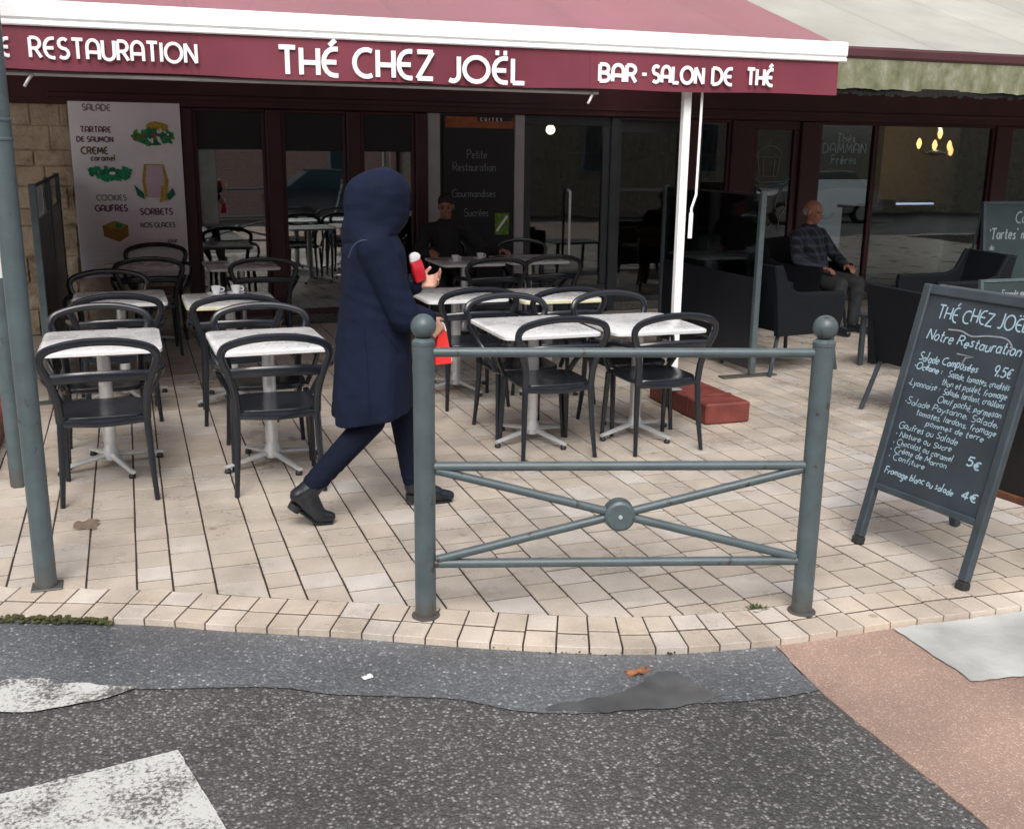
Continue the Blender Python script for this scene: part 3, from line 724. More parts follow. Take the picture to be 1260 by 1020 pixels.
while u < 16:
    w = seq[k % 3]; k += 1; a, b = u, u + w; u = b
    y0a, y0b = edge_y(inner, a), edge_y(inner, b)
    v = min(y0a, y0b) - random.uniform(0, .2); first = True
    g = .0045
    while v < 10.9:
        L = random.choice((.16, .19, .22)) if v < 8.5 else random.choice((.2, .24)); t = v + L
        if t > min(y0a, y0b) and t < max(y0a, y0b) + .05: t = max(y0a, y0b) + .05 + random.uniform(0, .06)
        lo_a, lo_b = max(v, y0a), max(v, y0b)
        if t - max(lo_a, lo_b) > .02:
            m_ = g + random.uniform(-.001, .001)
            paver(mb, [(a + m_, lo_a + .0062), (b - m_, lo_b + .0062), (b - m_, min(t, 10.92) - .0062), (a + m_, min(t, 10.92) - .0062)], b=.001, gap=.0)
        v = t
struct(mb.build('pavement', M['paver'], smooth=0))
mb = MB(); mb.rnd = []
for i in range(len(kpts) - 1):
    a, b, c, d = kpts[i], kpts[i + 1], inner[i + 1], inner[i]
    sp = .5 + random.uniform(-.04, .04)
    if 1.1 < a.x < 1.75 and i % 2: sp = .42
    m1, m2 = a + (d - a) * sp, b + (c - b) * sp
    o1, o2 = (d - a).normalized() * .0055, (c - b).normalized() * .0055
    for q in ((a, b, m2 - o2, m1 - o1), (m1 + o1, m2 + o2, c, d)):
        ex = (q[1] - q[0]).normalized() * .0022
        paver(mb, [((q[0] + ex).x, (q[0] + ex).y), ((q[1] - ex).x, (q[1] - ex).y), ((q[2] - ex).x, (q[2] - ex).y), ((q[3] + ex).x, (q[3] + ex).y)], b=.002, gap=.0018, deep=.09)
struct(mb.build('kerb', M['kerb'], smooth=0))

# moss at the kerb foot, thin grime
mb = MB()
for i in range(640):
    j = random.choice([q for q in range(len(kpts) - 1) if -1.6 < kpts[q].x < -.2]) if i < 620 else random.choice([q for q in range(len(kpts) - 1) if 1.15 < kpts[q].x < 1.75])
    p = kpts[j] + (kpts[j + 1] - kpts[j]) * random.random() - knorm[j] * random.uniform(-.004, .022)
    s_ = random.uniform(.003, .010) * (1 if i < 620 else .5)
    mb.ball((p.x, p.y, ROAD_Z + .012 + random.uniform(0, .022 if i < 620 else .004)), (s_ * 1.3, s_, s_ * .8), 6, 4)
o = mb.build('moss', M['moss']); o['kind'] = 'stuff'; tag(o, 'green moss growing along the foot of the kerb', 'moss')
def blotch(cx, cy, rx, ry, z, seed, n=26, amp=.25):
    return [(cx + rx * cos(2 * pi * i / n) * (1 + amp * noise.noise(V3((cos(2 * pi * i / n) * 2 + seed, sin(2 * pi * i / n) * 2, seed)))),
             cy + ry * sin(2 * pi * i / n) * (1 + amp * noise.noise(V3((cos(2 * pi * i / n) * 2, sin(2 * pi * i / n) * 2 + seed, 3 + seed))))) for i in range(n)]
struct(MB().sheet(blotch(-.297, 5.24, .062, .075, 0, 4, amp=.7), .0035).build('pavement_stain', M['stain'], smooth=0))
pw = [V3((p.x + .012 * noise.noise(p * 23), p.y + .016 * noise.noise(p * 17 + V3((4, 0, 0))), 0)) for p in spline([(1.20, 2.965), (1.34, 2.985), (1.47, 2.985), (1.58, 3.03), (1.68, 3.075), (1.74, 3.06), (1.75, 2.96), (1.80, 2.86), (1.64, 2.835), (1.5, 2.865), (1.367, 2.89)], 9, True)]
struct(MB().sheet([(p.x, p.y) for p in pw], ROAD_Z + .0065).build('puddle', M['water'], smooth=0))

struct(MB().sheet(rough_poly([(-1.3, 4.0), (-.537, 3.752), (-.378, 3.711), (-.354, 3.66), (-.243, 3.629), (-.216, 3.606), (-.089, 3.542), (-.201, 3.496), (-.414, 3.480), (-.55, 3.52), (-1.3, 3.75)]), ROAD_Z + .009).build('road_marking', M['paint'], smooth=0))
struct(MB().sheet(rough_poly([(-1.5, 2.81), (-.466, 3.022), (.025, 3.102), (.144, 2.603), (.24, 2.2), (-.3, 2.08), (-1.4, 2.0)]), ROAD_Z + .0045).build('road_marking', M['paint'], smooth=0))

# ================================================================== CAFE FRONT
FV = 10.94          # plane of the shop front
LZ = 2.13           # underside of the fascia
front = thing('cafe_front', 'dark maroon cafe shopfront with tall windows and glazed doors under the awnings', 'shopfront', (0, FV, 0))
front['kind'] = 'structure'
# upper wall and fascia
mb = MB(); mb.box(-20, 32, FV + .02, FV + .5, 3.002, 8); mb.box(13.001, 32, FV, FV + .5, 0, 3.0)
mb.build('upper_wall', M['stone'], front, smooth=0)
mb = MB(); mb.box(-1.3, 13, FV - .065, FV + .15, LZ, 3.0, .01); mb.box(-.62, 13, FV - .085, FV - .052, LZ + .06, LZ + .11, .006); mb.box(-.62, 13, FV - .11, FV - .052, 2.8, 2.86, .01)
mb.build('fascia', M['dark_maroon'], front)
# plinth
mb = MB()
for a, b in ((.527, 2.965), (5.10, 6.84), (7.70, 13)): mb.box(a, b, FV - .02, FV + .12, 0, .10, .006)
mb.build('plinth', mat('dark pebbledash', (.10, .095, .09), .85, .5, 45, bump=.6, bscale=50), front)
# mullions
for a, b in ((.527, .638), (1.324, 1.48), (2.123, 2.271), (2.836, 2.965), (5.93, 6.16), (6.562, 6.84), (7.495, 7.76), (10.367, 10.62), (12.6, 13)):
    MB().box(a, b, FV - .045, FV + .09, 0, LZ, .012).build('pilaster', M['dark_maroon'], front)
MB().box(5.05, 5.15, FV - .03, FV + .09, 0, LZ, .01).build('pilaster', M['dark_grey'], front)
def window(a, b, z0, z1, fm, bar=None, blind=None, fw=.035):
    f = MB()
    f.box(a, b, FV - .012, FV + .06, z0, z0 + fw * 1.6, .006); f.box(a, b, FV - .012, FV + .06, z1 - fw, z1, .006)
    f.box(a, a + fw, FV - .010, FV + .058, z0 + fw * 1.6, z1 - fw, .006); f.box(b - fw, b, FV - .010, FV + .058, z0 + fw * 1.6, z1 - fw, .006)
    if bar: f.box(a + fw, b - fw, FV - .006, FV + .05, bar - .02, bar + .02, .005)
    w = f.build('window', fm, front)
    MB().box(a + fw - .005, b - fw + .005, FV + .02, FV + .026, z0 + fw, z1 - fw + .005).build('pane', M['glass'] if b < 5 else M['glass_dim'], w, smooth=0)
    if blind: MB().box(a + fw, b - fw, FV + .004, FV + .016, blind, z1 - fw, .002).build('blind', M['blind'], w)
    return w
window(.638, 1.324, .10, LZ, M['dark_maroon'], blind=1.745)
window(1.48, 2.123, .10, LZ, M['dark_maroon'], blind=1.735)
window(2.271, 2.836, .10, LZ, M['dark_maroon'], blind=1.735)
window(5.15, 5.93, .10, LZ, M['dark_grey'], bar=1.35, blind=1.97)
window(6.16, 6.562, .10, LZ, M['dark_maroon'], bar=.9)
window(7.76, 8.57, .10, LZ, M['dark_maroon'])
window(8.57, 10.367, .10, LZ, M['dark_maroon'])
window(10.62, 12.6, .10, LZ, M['dark_maroon'])
# wall panel behind the menu blackboard, pale strips on both sides
MB().box(3.10, 3.92, FV + .0, FV + .12, 0, LZ, 0).build('wall_panel', M['dark_grey'], front, smooth=0)
MB().box(2.965, 3.10, FV - .03, FV + .09, .0, LZ, .008).build('trim', M['off_white'], front)
MB().box(3.92, 4.035, FV - .03, FV + .09, .0, LZ, .008).build('trim', M['off_white'], front)
def door(a, b, fm, panes, handle_u, lowpanel=.3):
    f = MB(); fw = .085
    f.box(a, b, FV + .0, FV + .06, 0.01, lowpanel, .006); f.box(a, b, FV + .0, FV + .06, LZ - .10, LZ, .006)
    f.box(a, a + fw, FV + .001, FV + .059, lowpanel, LZ - .1, .006); f.box(b - fw, b, FV + .001, FV + .059, lowpanel, LZ - .1, .006)
    edges = [a + fw] + panes + [b - fw]
    for e in panes: f.box(e - .03, e + .03, FV + .002, FV + .058, lowpanel, LZ - .1, .005)
    d = f.build('door', fm, front)
    MB().box(a + fw - .005, b - fw + .005, FV + .027, FV + .033, lowpanel - .005, LZ - .095).build('pane', M['glass_dim'], d, smooth=0)
    h = MB().tube([(handle_u, FV - .0, 1.35), (handle_u, FV - .06, 1.33), (handle_u, FV - .06, .62), (handle_u, FV - .0, .60)], .016, 8)
    h.build('handle', M['alu'] if fm == M['dark_grey'] else M['chrome_dark'], d)
    return d
door(4.04, 5.05, M['dark_grey'], [], 4.56)
door(6.84, 7.495, M['dark_maroon'], [], 6.97, .35)

# window glass decoration: cupcake and tea pot chalk drawing on the door, tea lettering on the window
mb = MB(); yy = FV + .017
def stroke(mb, pts, r=.006): mb.tube([V3((x, yy, z)) for x, z in pts], r, 5, flat=(.35, 1), up=(0, -1, 0))
stroke(mb, [(6.95, 1.72), (6.98, 1.50), (7.22, 1.50), (7.25, 1.72)]); stroke(mb, [(6.93, 1.72)] + [(7.1 + .17 * cos(radians(a)), 1.72 + .13 * sin(radians(a))) for a in range(180, -1, -20)] + [(7.27, 1.72), (6.93, 1.72)])
stroke(mb, [(7.1, 1.85), (7.08, 1.9), (7.12, 1.93)]); stroke(mb, [(7.03, 1.51), (7.02, 1.7)]); stroke(mb, [(7.17, 1.51), (7.18, 1.7)])
stroke(mb, [(6.94, 1.47), (7.0, 1.43), (7.25, 1.44), (7.40, 1.47)]); stroke(mb, [(6.93, 1.40), (7.1, 1.39), (7.38, 1.43)])
stroke(mb, [(7.30, 1.36), (7.24, 1.26), (7.22, 1.15), (7.30, 1.04), (7.38, 1.14), (7.36, 1.26), (7.30, 1.36)]); stroke(mb, [(7.30, 1.04), (7.28, .88)]); stroke(mb, [(7.2, .86), (7.36, .88)])
stroke(mb, [(6.99, 1.14), (7.14, 1.17)]); stroke(mb, [(7.05, .96), (7.14, .90), (7.20, .95)]); stroke(mb, [(6.98, .80), (7.06, .74), (7.04, .64), (6.96, .60)])
tag(mb.build('window_drawing', M['chalk_dim']), 'pale chalk drawing of a cupcake on the narrow dark glass door', 'drawing')
mb = MB()
for t, x, z, h in (('Thés', 8.02, 1.90, .10), ('DAMMAN', 7.83, 1.775, .11), ('Frères', 7.96, 1.65, .10)):
    write(mb, t, (x, yy, z), (1, 0, 0), (0, 0, 1), h, .009, gap=.22, sx=1.1)
tag(mb.build('window_lettering', M['chalk']), 'pale tea merchant lettering in three lines on the window glass', 'lettering')
# two overlapping pale green bands along the left edge of the first window
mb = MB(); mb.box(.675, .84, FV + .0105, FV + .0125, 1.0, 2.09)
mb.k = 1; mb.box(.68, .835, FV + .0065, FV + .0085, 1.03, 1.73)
tag(mb.build('window_band', [mat('green grey band', (0.16, 0.2, 0.185), .6, .25, 6), mat('pale green band', (.30, .38, .35), .6, .2, 6)], smooth=0), 'tall pale green band along the left edge of the first window', 'notice')

# interior room
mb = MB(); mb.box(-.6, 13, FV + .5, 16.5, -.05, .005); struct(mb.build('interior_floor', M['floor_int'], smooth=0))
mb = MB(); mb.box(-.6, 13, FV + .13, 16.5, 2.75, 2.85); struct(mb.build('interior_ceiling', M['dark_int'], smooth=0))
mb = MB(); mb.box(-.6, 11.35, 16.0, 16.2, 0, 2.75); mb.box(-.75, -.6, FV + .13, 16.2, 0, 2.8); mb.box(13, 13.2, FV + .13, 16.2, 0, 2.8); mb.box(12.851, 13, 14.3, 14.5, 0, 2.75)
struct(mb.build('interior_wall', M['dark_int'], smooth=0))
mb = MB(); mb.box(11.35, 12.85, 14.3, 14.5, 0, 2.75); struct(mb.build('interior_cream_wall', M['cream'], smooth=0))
# bar counter with a lit edge
t = thing('bar_counter', 'dark bar counter with a thin lit strip seen through the big window', 'counter', (10.3, 12.4, 0))
MB().box(9.55, 11.3, 12.2, 12.8, 0, 1.02, .01).build('counter_front', M['counter'], t)
MB().box(9.50, 11.35, 12.14, 12.86, 1.022, 1.065, .008).build('worktop', M['black_plastic'], t)
g = MB(); g.box(9.95, 10.6, 12.16, 12.2, 1.09, 1.115, .004); g.build('light_strip', M['tube_light'], t)
g = MB(); g.box(9.93, 9.955, 12.16, 12.5, 1.066, 1.13, .003); g.box(10.6, 10.625, 12.16, 12.5, 1.066, 1.13, .003); g.box(9.93, 10.625, 12.205, 12.5, 1.132, 1.15, .003); g.build('display_case', M['chrome_dark'], t)
t = thing('back_shelf', 'tall dark shelf of bottles behind the counter', 'shelf', (8.2, 15.4, 0))
g = MB()
for z in (.4, .9, 1.3, 1.7, 2.1): g.box(6.2, 9.3, 15.2, 15.6, z, z + .03, .004)
g.box(6.15, 6.2, 15.2, 15.6, 0, 2.3, .004); g.box(9.3, 9.35, 15.2, 15.6, 0, 2.3, .004); g.build('shelves', M['dark_int'], t)
g = MB()
for z in (.93, 1.33, 1.73):
    x = 6.3
    while x < 9.2:
        g.lathe([(.035, 0), (.036, .16), (.014, .22), (.014, .28)], (x, 15.35, z), 8); x += random.uniform(.09, .2)
o = g.build('bottles', M['bottle'], t); o['kind'] = 'stuff'

# lamps
t = thing('chandelier', 'small chandelier with five glowing warm bulbs inside the big window', 'chandelier', (10.8, 12.5, 2.05))
MB().tube([(10.8, 12.5, 2.75), (10.8, 12.5, 1.88)], .012, 6).build('stem', M['chrome_dark'], t)
g = MB(); BP = [(10.873, 12.5, 2.05), (10.483, 12.45, 1.912), (10.668, 12.35, 1.892), (10.953, 12.38, 1.884), (11.091, 12.5, 1.818)]
for p in BP: g.tube(spline([(10.8, 12.5, 1.88), ((p[0] + 10.8) / 2, (p[1] + 12.5) / 2, 1.78), (p[0], p[1], p[2] - .07)], 5), .008, 6)
g.build('arms', M['chrome_dark'], t)
for p in BP: MB().lathe([(.003, -.075), (.022, -.05), (.036, 0), (.024, .045), (.004, .075)], p, 12).build('bulb', M['bulb'], t)
pl = bpy.data.lights.new('bulb_light', 'POINT'); pl.energy = 30; pl.color = (1, .70, .42); pl.shadow_soft_size = .03
po = bpy.data.objects.new('bulb_light', pl); COL.objects.link(po); po.location = (10.873, 12.5, 2.13)
g = MB().ball((10.8, 12.5, 1.79), (.12, .12, .05), 12, 8); g.build('hub', M['chrome_dark'], t)
def pendant(name, u, v, z, r, m, label):
    t = thing(name, label, 'lamp', (u, v, z))
    MB().ball((u, v, z), r, 14, 10).build('globe', m, t)
    MB().tube([(u, v, z + r * .8), (u, v, 2.76)], .006, 6).build('cord', M['chrome_dark'], t)
    MB().lathe([(r * .3, 0), (r * .5, r * .3), (r * .5, r * .7)], (u, v, z + r * .75), 10).build('cap', M['chrome_dark'], t)
pendant('pendant_lamp', 4.72, 11.9, 2.0, .055, M['lamp_white'], 'round glowing pendant lamp behind the grey glazed door')
def spotlight(u, v, z, label, r=.04):
    t = thing('spotlight', label, 'lamp', (u, v, z), 'spotlights behind the glass')
    MB().lathe([(.004, -.012), (r * .95, -.012), (r * .95, 0)], (0, 0, 0), 12, T=Matrix.Translation((u, v, z)) @ Matrix.Rotation(radians(60), 4, 'X')).build('lens', M['spot'], t)
    MB().lathe([(r * 1.05, 0.002), (r * 1.1, .08), (r * .5, .12)], (0, 0, 0), 12, T=Matrix.Translation((u, v, z)) @ Matrix.Rotation(radians(60), 4, 'X')).build('housing', M['chrome_dark'], t)
    MB().tube([(u, v + .02, z + .05), (u, v + .02, 2.76)], .008, 6).build('stem', M['chrome_dark'], t)
spotlight(5.42, 11.7, 2.06, 'small white spotlight above the dark window right of the grey door', .035)
spotlight(8.20, 11.9, 2.10, 'larger white spotlight beside the tea lettering', .055)
spotlight(8.42, 12.1, 2.22, 'smaller white spotlight above the tea lettering', .04)
t = thing('led_sign', 'tiny red led sign glowing behind the dark window', 'sign', (5.45, 12.0, 1.78))
MB().box(5.42, 5.48, 12.0, 12.03, 1.74, 1.80, .004).build('case', M['counter'], t)
MB().ball((5.45, 11.99, 1.77), .022, 10, 6).build('light', M['led_red'], t)

# ------------------------------------------------------------------ stone wall on the left
mb = MB()
mb.box(-20, .526, FV + .0, FV + .12, 0, 2.129); mb.box(-20, -1.31, FV + .0, FV + .5, 2.13, 3.0)
random.seed(5); z = 0
while z < 2.9:
    h = random.uniform(.14, .30); x = -2.6
    while x < -.50:
        w = random.uniform(.18, .45); x1 = min(x + w, -.44 + random.uniform(-.05, .03))
        if x1 - x > .05: mb.box(x + .006, x1 - .006, FV - random.uniform(.006, .028), FV + .02, z + .004, min(2.99, z + h - .004), .007)
        x += w
    z += h
    if z > 1.98: break
tag(mb.build('stone_wall', M['stone']), 'rough ochre rubble stone wall at the left end of the shopfront', 'wall')

# ------------------------------------------------------------------ food poster
t = thing('food_poster', 'tall white poster of salads, drinks and quiche at the left of the windows', 'poster', (.03, FV, .54))
MB().box(-.455, .527, FV - .075, FV - .06, .54, 2.16, .003).build('panel', M['poster'], t)
PY = FV - .0765
def flat_poly(P, m, name, y=PY, th=.002):
    P = [(x, z) for x, z in P]
    T = Matrix(((1, 0, 0, 0), (0, 0, 1, 0), (0, 1, 0, 0), (0, 0, 0, 1)))
    mb = MB(); mb.prism([(x, z) for x, z in P], y - th, y, T=T)
    # prism mirrored by T: flip faces
    mb.f = [f[::-1] for f in mb.f]
    return mb.build(name, m, t, smooth=0)
flat_poly([(.08, 1.80)] + [(.28 + .205 * cos(radians(a)), 1.80 + .165 * sin(radians(a))) for a in range(180, 361, 15)], M['bowl'], 'salad_bowl')
LEAFT = Matrix(((1, 0, 0, 0), (0, 0, 1, 0), (0, 1, 0, 0), (0, 0, 0, 1)))
def leaves(cx, cz, rx, rz, count, mats, name, size=.035):
    mb = MB()
    for i in range(count):
        a = random.uniform(0, 2 * pi); r = sqrt(random.random()); x, z = cx + rx * r * cos(a), cz + rz * r * sin(a); ang = random.uniform(0, pi); L = size * random.uniform(.6, 1.2); y = PY - .003 - i * .00012
        c_, s_ = cos(ang), sin(ang); P = [(L * cos(t_), L * .5 * sin(t_) * (1 + .25 * sin(5 * t_))) for t_ in [2 * pi * k / 12 for k in range(12)]]
        mb.k = random.randrange(len(mats)); k0 = len(mb.f); mb.prism([(x + px * c_ - pz * s_, z + px * s_ + pz * c_) for px, pz in P], y - .0006, y, T=LEAFT)
        mb.f[k0:] = [f[::-1] for f in mb.f[k0:]]
    mb.build(name, mats, t, smooth=0)
flat_poly(blotch(.27, 1.845, .175, .07, 0, 2, 30, .2), M['green_dark'], 'salad', PY - .0026, .0003)
leaves(.275, 1.855, .19, .075, 64, [M['green'], M['green_dark'], M['green'], M['lime'], M['green_dark'], M['bowl'], M['lip']], 'salad_leaves', .03)
flat_poly(blotch(.31, 1.94, .10, .05, 0, 8, 18, .3), M['mustard'], 'salad_topping', PY - .0005)
flat_poly(blotch(-.13, 1.475, .175, .07, 0, 3, 20, .1), M['bowl'], 'salad_plate')
leaves(-.13, 1.515, .19, .06, 64, [M['green'], M['green'], M['green_dark']], 'leaf_salad', .036)
flat_poly(blotch(-.115, 1.515, .03, .015, 0, 3, 10, .2), M['bowl'], 'salad_cheese', PY - .0105)
flat_poly([(.17, 1.60), (.35, 1.60), (.385, 1.45), (.36, 1.30), (.16, 1.30), (.145, 1.45)], M['mustard'], 'jug_rim')
flat_poly([(.195, 1.59), (.33, 1.59), (.35, 1.45), (.32, 1.29), (.19, 1.29), (.175, 1.45)], M['pinkish'], 'jug', PY - .003)
g = MB().tube([(x, PY - .002, z) for x, z in [(.36, 1.58), (.43, 1.55), (.44, 1.45), (.40, 1.38)]], .008, 5, flat=(.3, 1), up=(0, -1, 0)); g.build('jug_handle', M['bowl'], t)
flat_poly([(.155, 1.33), (.07, 1.41), (.095, 1.31), (.16, 1.27)], M['green_dark'], 'mint_leaf', PY - .003)
flat_poly([(.355, 1.31), (.42, 1.38), (.44, 1.32), (.38, 1.26)], M['green_dark'], 'mint_leaf', PY - .003)
flat_poly([(.32, 1.40), (.37, 1.42), (.36, 1.27), (.29, 1.24)], M['mustard'], 'lemon', PY - .0055)
flat_poly(blotch(-.12, .965, .165, .13, 0, 1, 30, .03), M['bowl'], 'quiche_plate')
flat_poly([(-.24, 1.03), (-.13, 1.075), (-.01, 1.03), (-.01, .93), (-.10, .875), (-.23, .93)], M['pie'], 'quiche', PY - .003)
flat_poly([(-.235, 1.03), (-.13, 1.07), (-.02, 1.03), (-.10, .995)], M['mustard'], 'quiche_top', PY - .0055)
flat_poly([(-.12, 1.06), (-.05, 1.04), (-.08, 1.01), (-.125, 1.02)], M['green'], 'herb_leaf', PY - .008)
def ptext(lines, m, name):
    for s, x, z, h, r in lines:
        mb = MB(); write(mb, s, (x, PY, z), (1, 0, 0), (0, 0, 1), h, r, gap=.2, n=5, sx=1.0, flat=.25); mb.build(name, m, t)
ptext([('SALADE', -.33, 2.08, .055, .006)], M['ink_grey'], 'lettering')
ptext([('TARTARE', -.36, 1.885, .05, .006), ('DE SAUMON', -.40, 1.80, .045, .006)], M['ink_plum'], 'lettering')
ptext([('CREME', -.37, 1.69, .06, .008), ('caramel', -.29, 1.63, .055, .006)], M['ink_olive'], 'lettering')
ptext([('COOKIES', -.27, 1.265, .05, .005)], M['ink_grey'], 'lettering')
ptext([('GAUFRES', -.29, 1.165, .055, .007)], M['ink_plum'], 'lettering')
ptext([('SORBETS', .11, 1.13, .055, .007)], M['ink_plum'], 'lettering')
ptext([('NOS GLACES', .105, 1.01, .042, .006)], M['ink_grey'], 'lettering')
ptext([('jour', .34, .86, .05, .005)], M['ink_grey'], 'lettering')
g = MB()
for z in (.76, .71, .66): g.box(-.37, .25, PY - .002, PY, z, z + .012)
g.build('small_print', M['bowl'], t, smooth=0)

# ------------------------------------------------------------------ wall blackboard
t = thing('menu_blackboard', 'tall wall blackboard with faint white lettering under an orange strip', 'blackboard', (3.52, FV, .45))
MB().box(3.13, 3.905, FV - .04, FV - .002, .42, 2.105, .006).build('panel', M['blind'], t)
MB().box(3.15, 3.90, FV - .047, FV - .0415, 1.985, 2.10, .002).build('orange_strip', M['orange'], t)
g = MB(); g.box(3.50, 3.885, FV - .052, FV - .0475, 2.06, 2.097, .001); g.build('strip_label', M['blind'], t)
g = MB(); x = 3.53
for s in ('C', 'U', 'I', 'T', 'E', 'S'): x += write(g, s, (x, FV - .053, 2.062), (1, 0, 0), (0, 0, 1), .027, .004, n=5) + .026
g.build('strip_lettering', M['letter'], t)
g = MB()
for s, x, z, h in (('Petite', 3.39, 1.68, .085), ('Restauration', 3.235, 1.55, .085), ('Gourmandises', 3.225, 1.28, .08), ('Sucrées', 3.36, 1.08, .08)):
    g = MB(); write(g, s, (x, FV - .041, z), (1, 0, 0), (0, 0, 1), h, .005, gap=.16, n=5, sx=.92); g.build('lettering', M['chalk_dim'], t)
g = MB().box(3.70, 3.86, FV - .046, FV - .0405, .88, 1.11, .001); st = g.build('sticker', M['lime'], t)
g = MB().tube([(3.72, FV - .047, .92), (3.78, FV - .047, 1.0), (3.84, FV - .047, 1.08)], .014, 5, flat=(.2, 1), up=(0, -1, 0)); g.build('sticker_mark', M['bowl'], st)

# ================================================================== AWNINGS
AV = 6.4; SL = math.tan(radians(20)); AU0, AU1 = -3.2, 4.69
aw = thing('burgundy_awning', 'burgundy canvas awning with white front bar and white shop lettering', 'awning', (.8, FV, 2.5))
def canopy(u0, u1, vf, zf, m, parent, name, waves):
    mb = MB(); nu, nv = 60, 14; th = .006; z1 = zf + (FV - vf) * SL
    for lay in (0, 1):
        for i in range(nv + 1):
            for j in range(nu + 1):
                a = i / nv; uu = u0 + (u1 - u0) * j / nu
                sag = -.035 * sin(pi * a) * (1 + .3 * sin(uu * waves)) + .004 * sin(uu * 9)
                mb.v.append((uu, vf + (FV - vf) * a, zf + (z1 - zf) * a + sag - lay * th))
    n = (nu + 1) * (nv + 1)
    for i in range(nv):
        for j in range(nu):
            a = i * (nu + 1) + j; q = [a, a + 1, a + nu + 2, a + nu + 1]
            mb.f += [q, [x + n for x in q[::-1]]]; mb.mi += [0, 0]
    return mb.build(name, m, parent)
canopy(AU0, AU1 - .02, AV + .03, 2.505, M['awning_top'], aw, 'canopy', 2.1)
MB().box(AU0, AU1, AV - .045, AV + .045, 2.415, 2.515, .012).build('front_bar', M['white_metal'], aw)
MB().box(AU0, AU1 - .004, AV - .04, AV + .04, 2.385, 2.4145, .006).build('bar_channel', M['white_metal'], aw)
# valance
mb = MB(); nu, nz = 120, 6
for lay in (0, 1):
    for i in range(nz + 1):
        for j in range(nu + 1):
            uu = AU0 + (AU1 - .06 - AU0) * j / nu; a = i / nz
            zb = 2.172 - .016 * sin(pi * min(1, max(0, (uu + .6) / 5.3))) + .004 * sin(uu * 5)
            mb.v.append((uu, AV - .02 + .012 * a * sin(uu * 3.3 + 1) + lay * .004, 2.40 + (zb - 2.40) * a))
n = (nu + 1) * (nz + 1)
for i in range(nz):
    for j in range(nu):
        a = i * (nu + 1) + j; q = [a, a + nu + 1, a + nu + 2, a + 1]
        mb.f += [q, [x + n for x in q[::-1]]]; mb.mi += [0, 0]
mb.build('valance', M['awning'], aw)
mb = MB(); lift = .012; VY = AV - .022
def vy(x): return VY - .006
write(mb, 'E', (-.565, VY - .012, 2.232), (1, 0, -.012), (0, 0, 1), .085, .0105, sx=.9)
def fit(mb, t, x0, x1, z, h, r, **k):
    w = text_width(t, k.get('gap', .2), k.get('space', .42)) * h
    return write(mb, t, (x0, VY - .012, z), (1, 0, 0), (0, 0, 1), h, r, sx=(x1 - x0) / w, **k)
mb.build('lettering', M['letter'], aw); mb = MB()
fit(mb, 'RESTAURATION', -.425, .415, 2.228, .098, .0098)
mb.build('lettering', M['letter'], aw); mb = MB()
fit(mb, 'THÉ', .865, 1.20, 2.186, .145, .0155)
mb.build('lettering', M['letter'], aw); mb = MB()
fit(mb, 'CHEZ', 1.295, 1.765, 2.186, .150, .0155)
mb.build('lettering', M['letter'], aw); mb = MB()
fit(mb, 'JOËL', 1.855, 2.345, 2.178, .140, .0155)
mb.build('lettering', M['letter'], aw); mb = MB()
fit(mb, 'BAR', 2.85, 3.10, 2.208, .10, .0135)
mb.build('lettering', M['letter'], aw); mb = MB()
fit(mb, '-', 3.145, 3.175, 2.215, .10, .012)
mb.build('lettering', M['letter'], aw); mb = MB()
fit(mb, 'SALON', 3.22, 3.585, 2.212, .098, .0125)
mb.build('lettering', M['letter'], aw); mb = MB()
fit(mb, 'DE', 3.655, 3.80, 2.212, .10, .0125)
mb.build('lettering', M['letter'], aw); mb = MB()
fit(mb, 'THÉ', 3.915, 4.11, 2.216, .10, .0125)
mb.build('lettering', M['letter'], aw)
g = MB().tube([(AU0, AV + .03, 2.158), (2.87, AV + .03, 2.14)], .013, 8); g.build('valance_rail', M['grey_metal'], aw)
for x, z in ((-.46, 2.15), (2.80, 2.14)):
    MB().tube(spline([(x + .04, AV + .03, z), (x + .02, AV + .01, z - .02), (x, AV + .0, z - .05), (x - .012, AV + .0, z - .07)], 4), .009, 6).build('hook', M['grey_metal'], aw)
for x in (-1.6, 1.3, 4.3):
    MB().tube([(x, AV + .06, 2.44), (x - .45, AV + 2.1, 3.02), (x, FV - .1, 3.55)], .03, 8).build('folding_arm', M['white_metal'], aw)
MB().box(AU0, AU1, FV - .16, FV + .01, 4.08, 4.26, .03).build('cassette', M['white_metal'], aw)

t = thing('awning_pole', 'white upright pole holding up the right end of the burgundy awning', 'pole', (3.545, 6.5, .15))
MB().box(3.517, 3.573, 6.475, 6.525, .157, 2.38, .006).build('shaft', M['white_metal'], t)
MB().box(3.49, 3.60, 6.45, 6.55, .146, .156, .002).build('foot_plate', M['grey_metal'], t)
t = thing('crank_handle', 'thin white crank rod hanging beside the awning pole', 'crank', (3.64, 6.46, 1.25))
MB().tube([(3.640, 6.46, 2.40), (3.632, 6.46, 1.50), (3.602, 6.46, 1.41), (3.602, 6.46, 1.38)], .009, 8).build('rod', M['white_metal'], t)
MB().tube([(3.602, 6.46, 1.38), (3.600, 6.46, 1.21)], .015, 8).build('grip', M['white_metal'], t)
def beam(u, v0, v1, label):
    mb = MB().box(u - .17, u + .17, v0, v1, 0.002, .145, .012)
    mb.box(u - .172, u + .172, v0 + .25, v0 + .28, .003, .1475, .004)
    tag(mb.build('ballast_beam', M['red_beam']), label, 'beam', 'red ballast beams')
beam(3.72, 6.02, 6.86, 'dark red timber beam on the paving at the foot of the white awning pole')
beam(-1.0, 6.05, 7.8, 'dark red timber beam partly hidden behind the two grey posts')

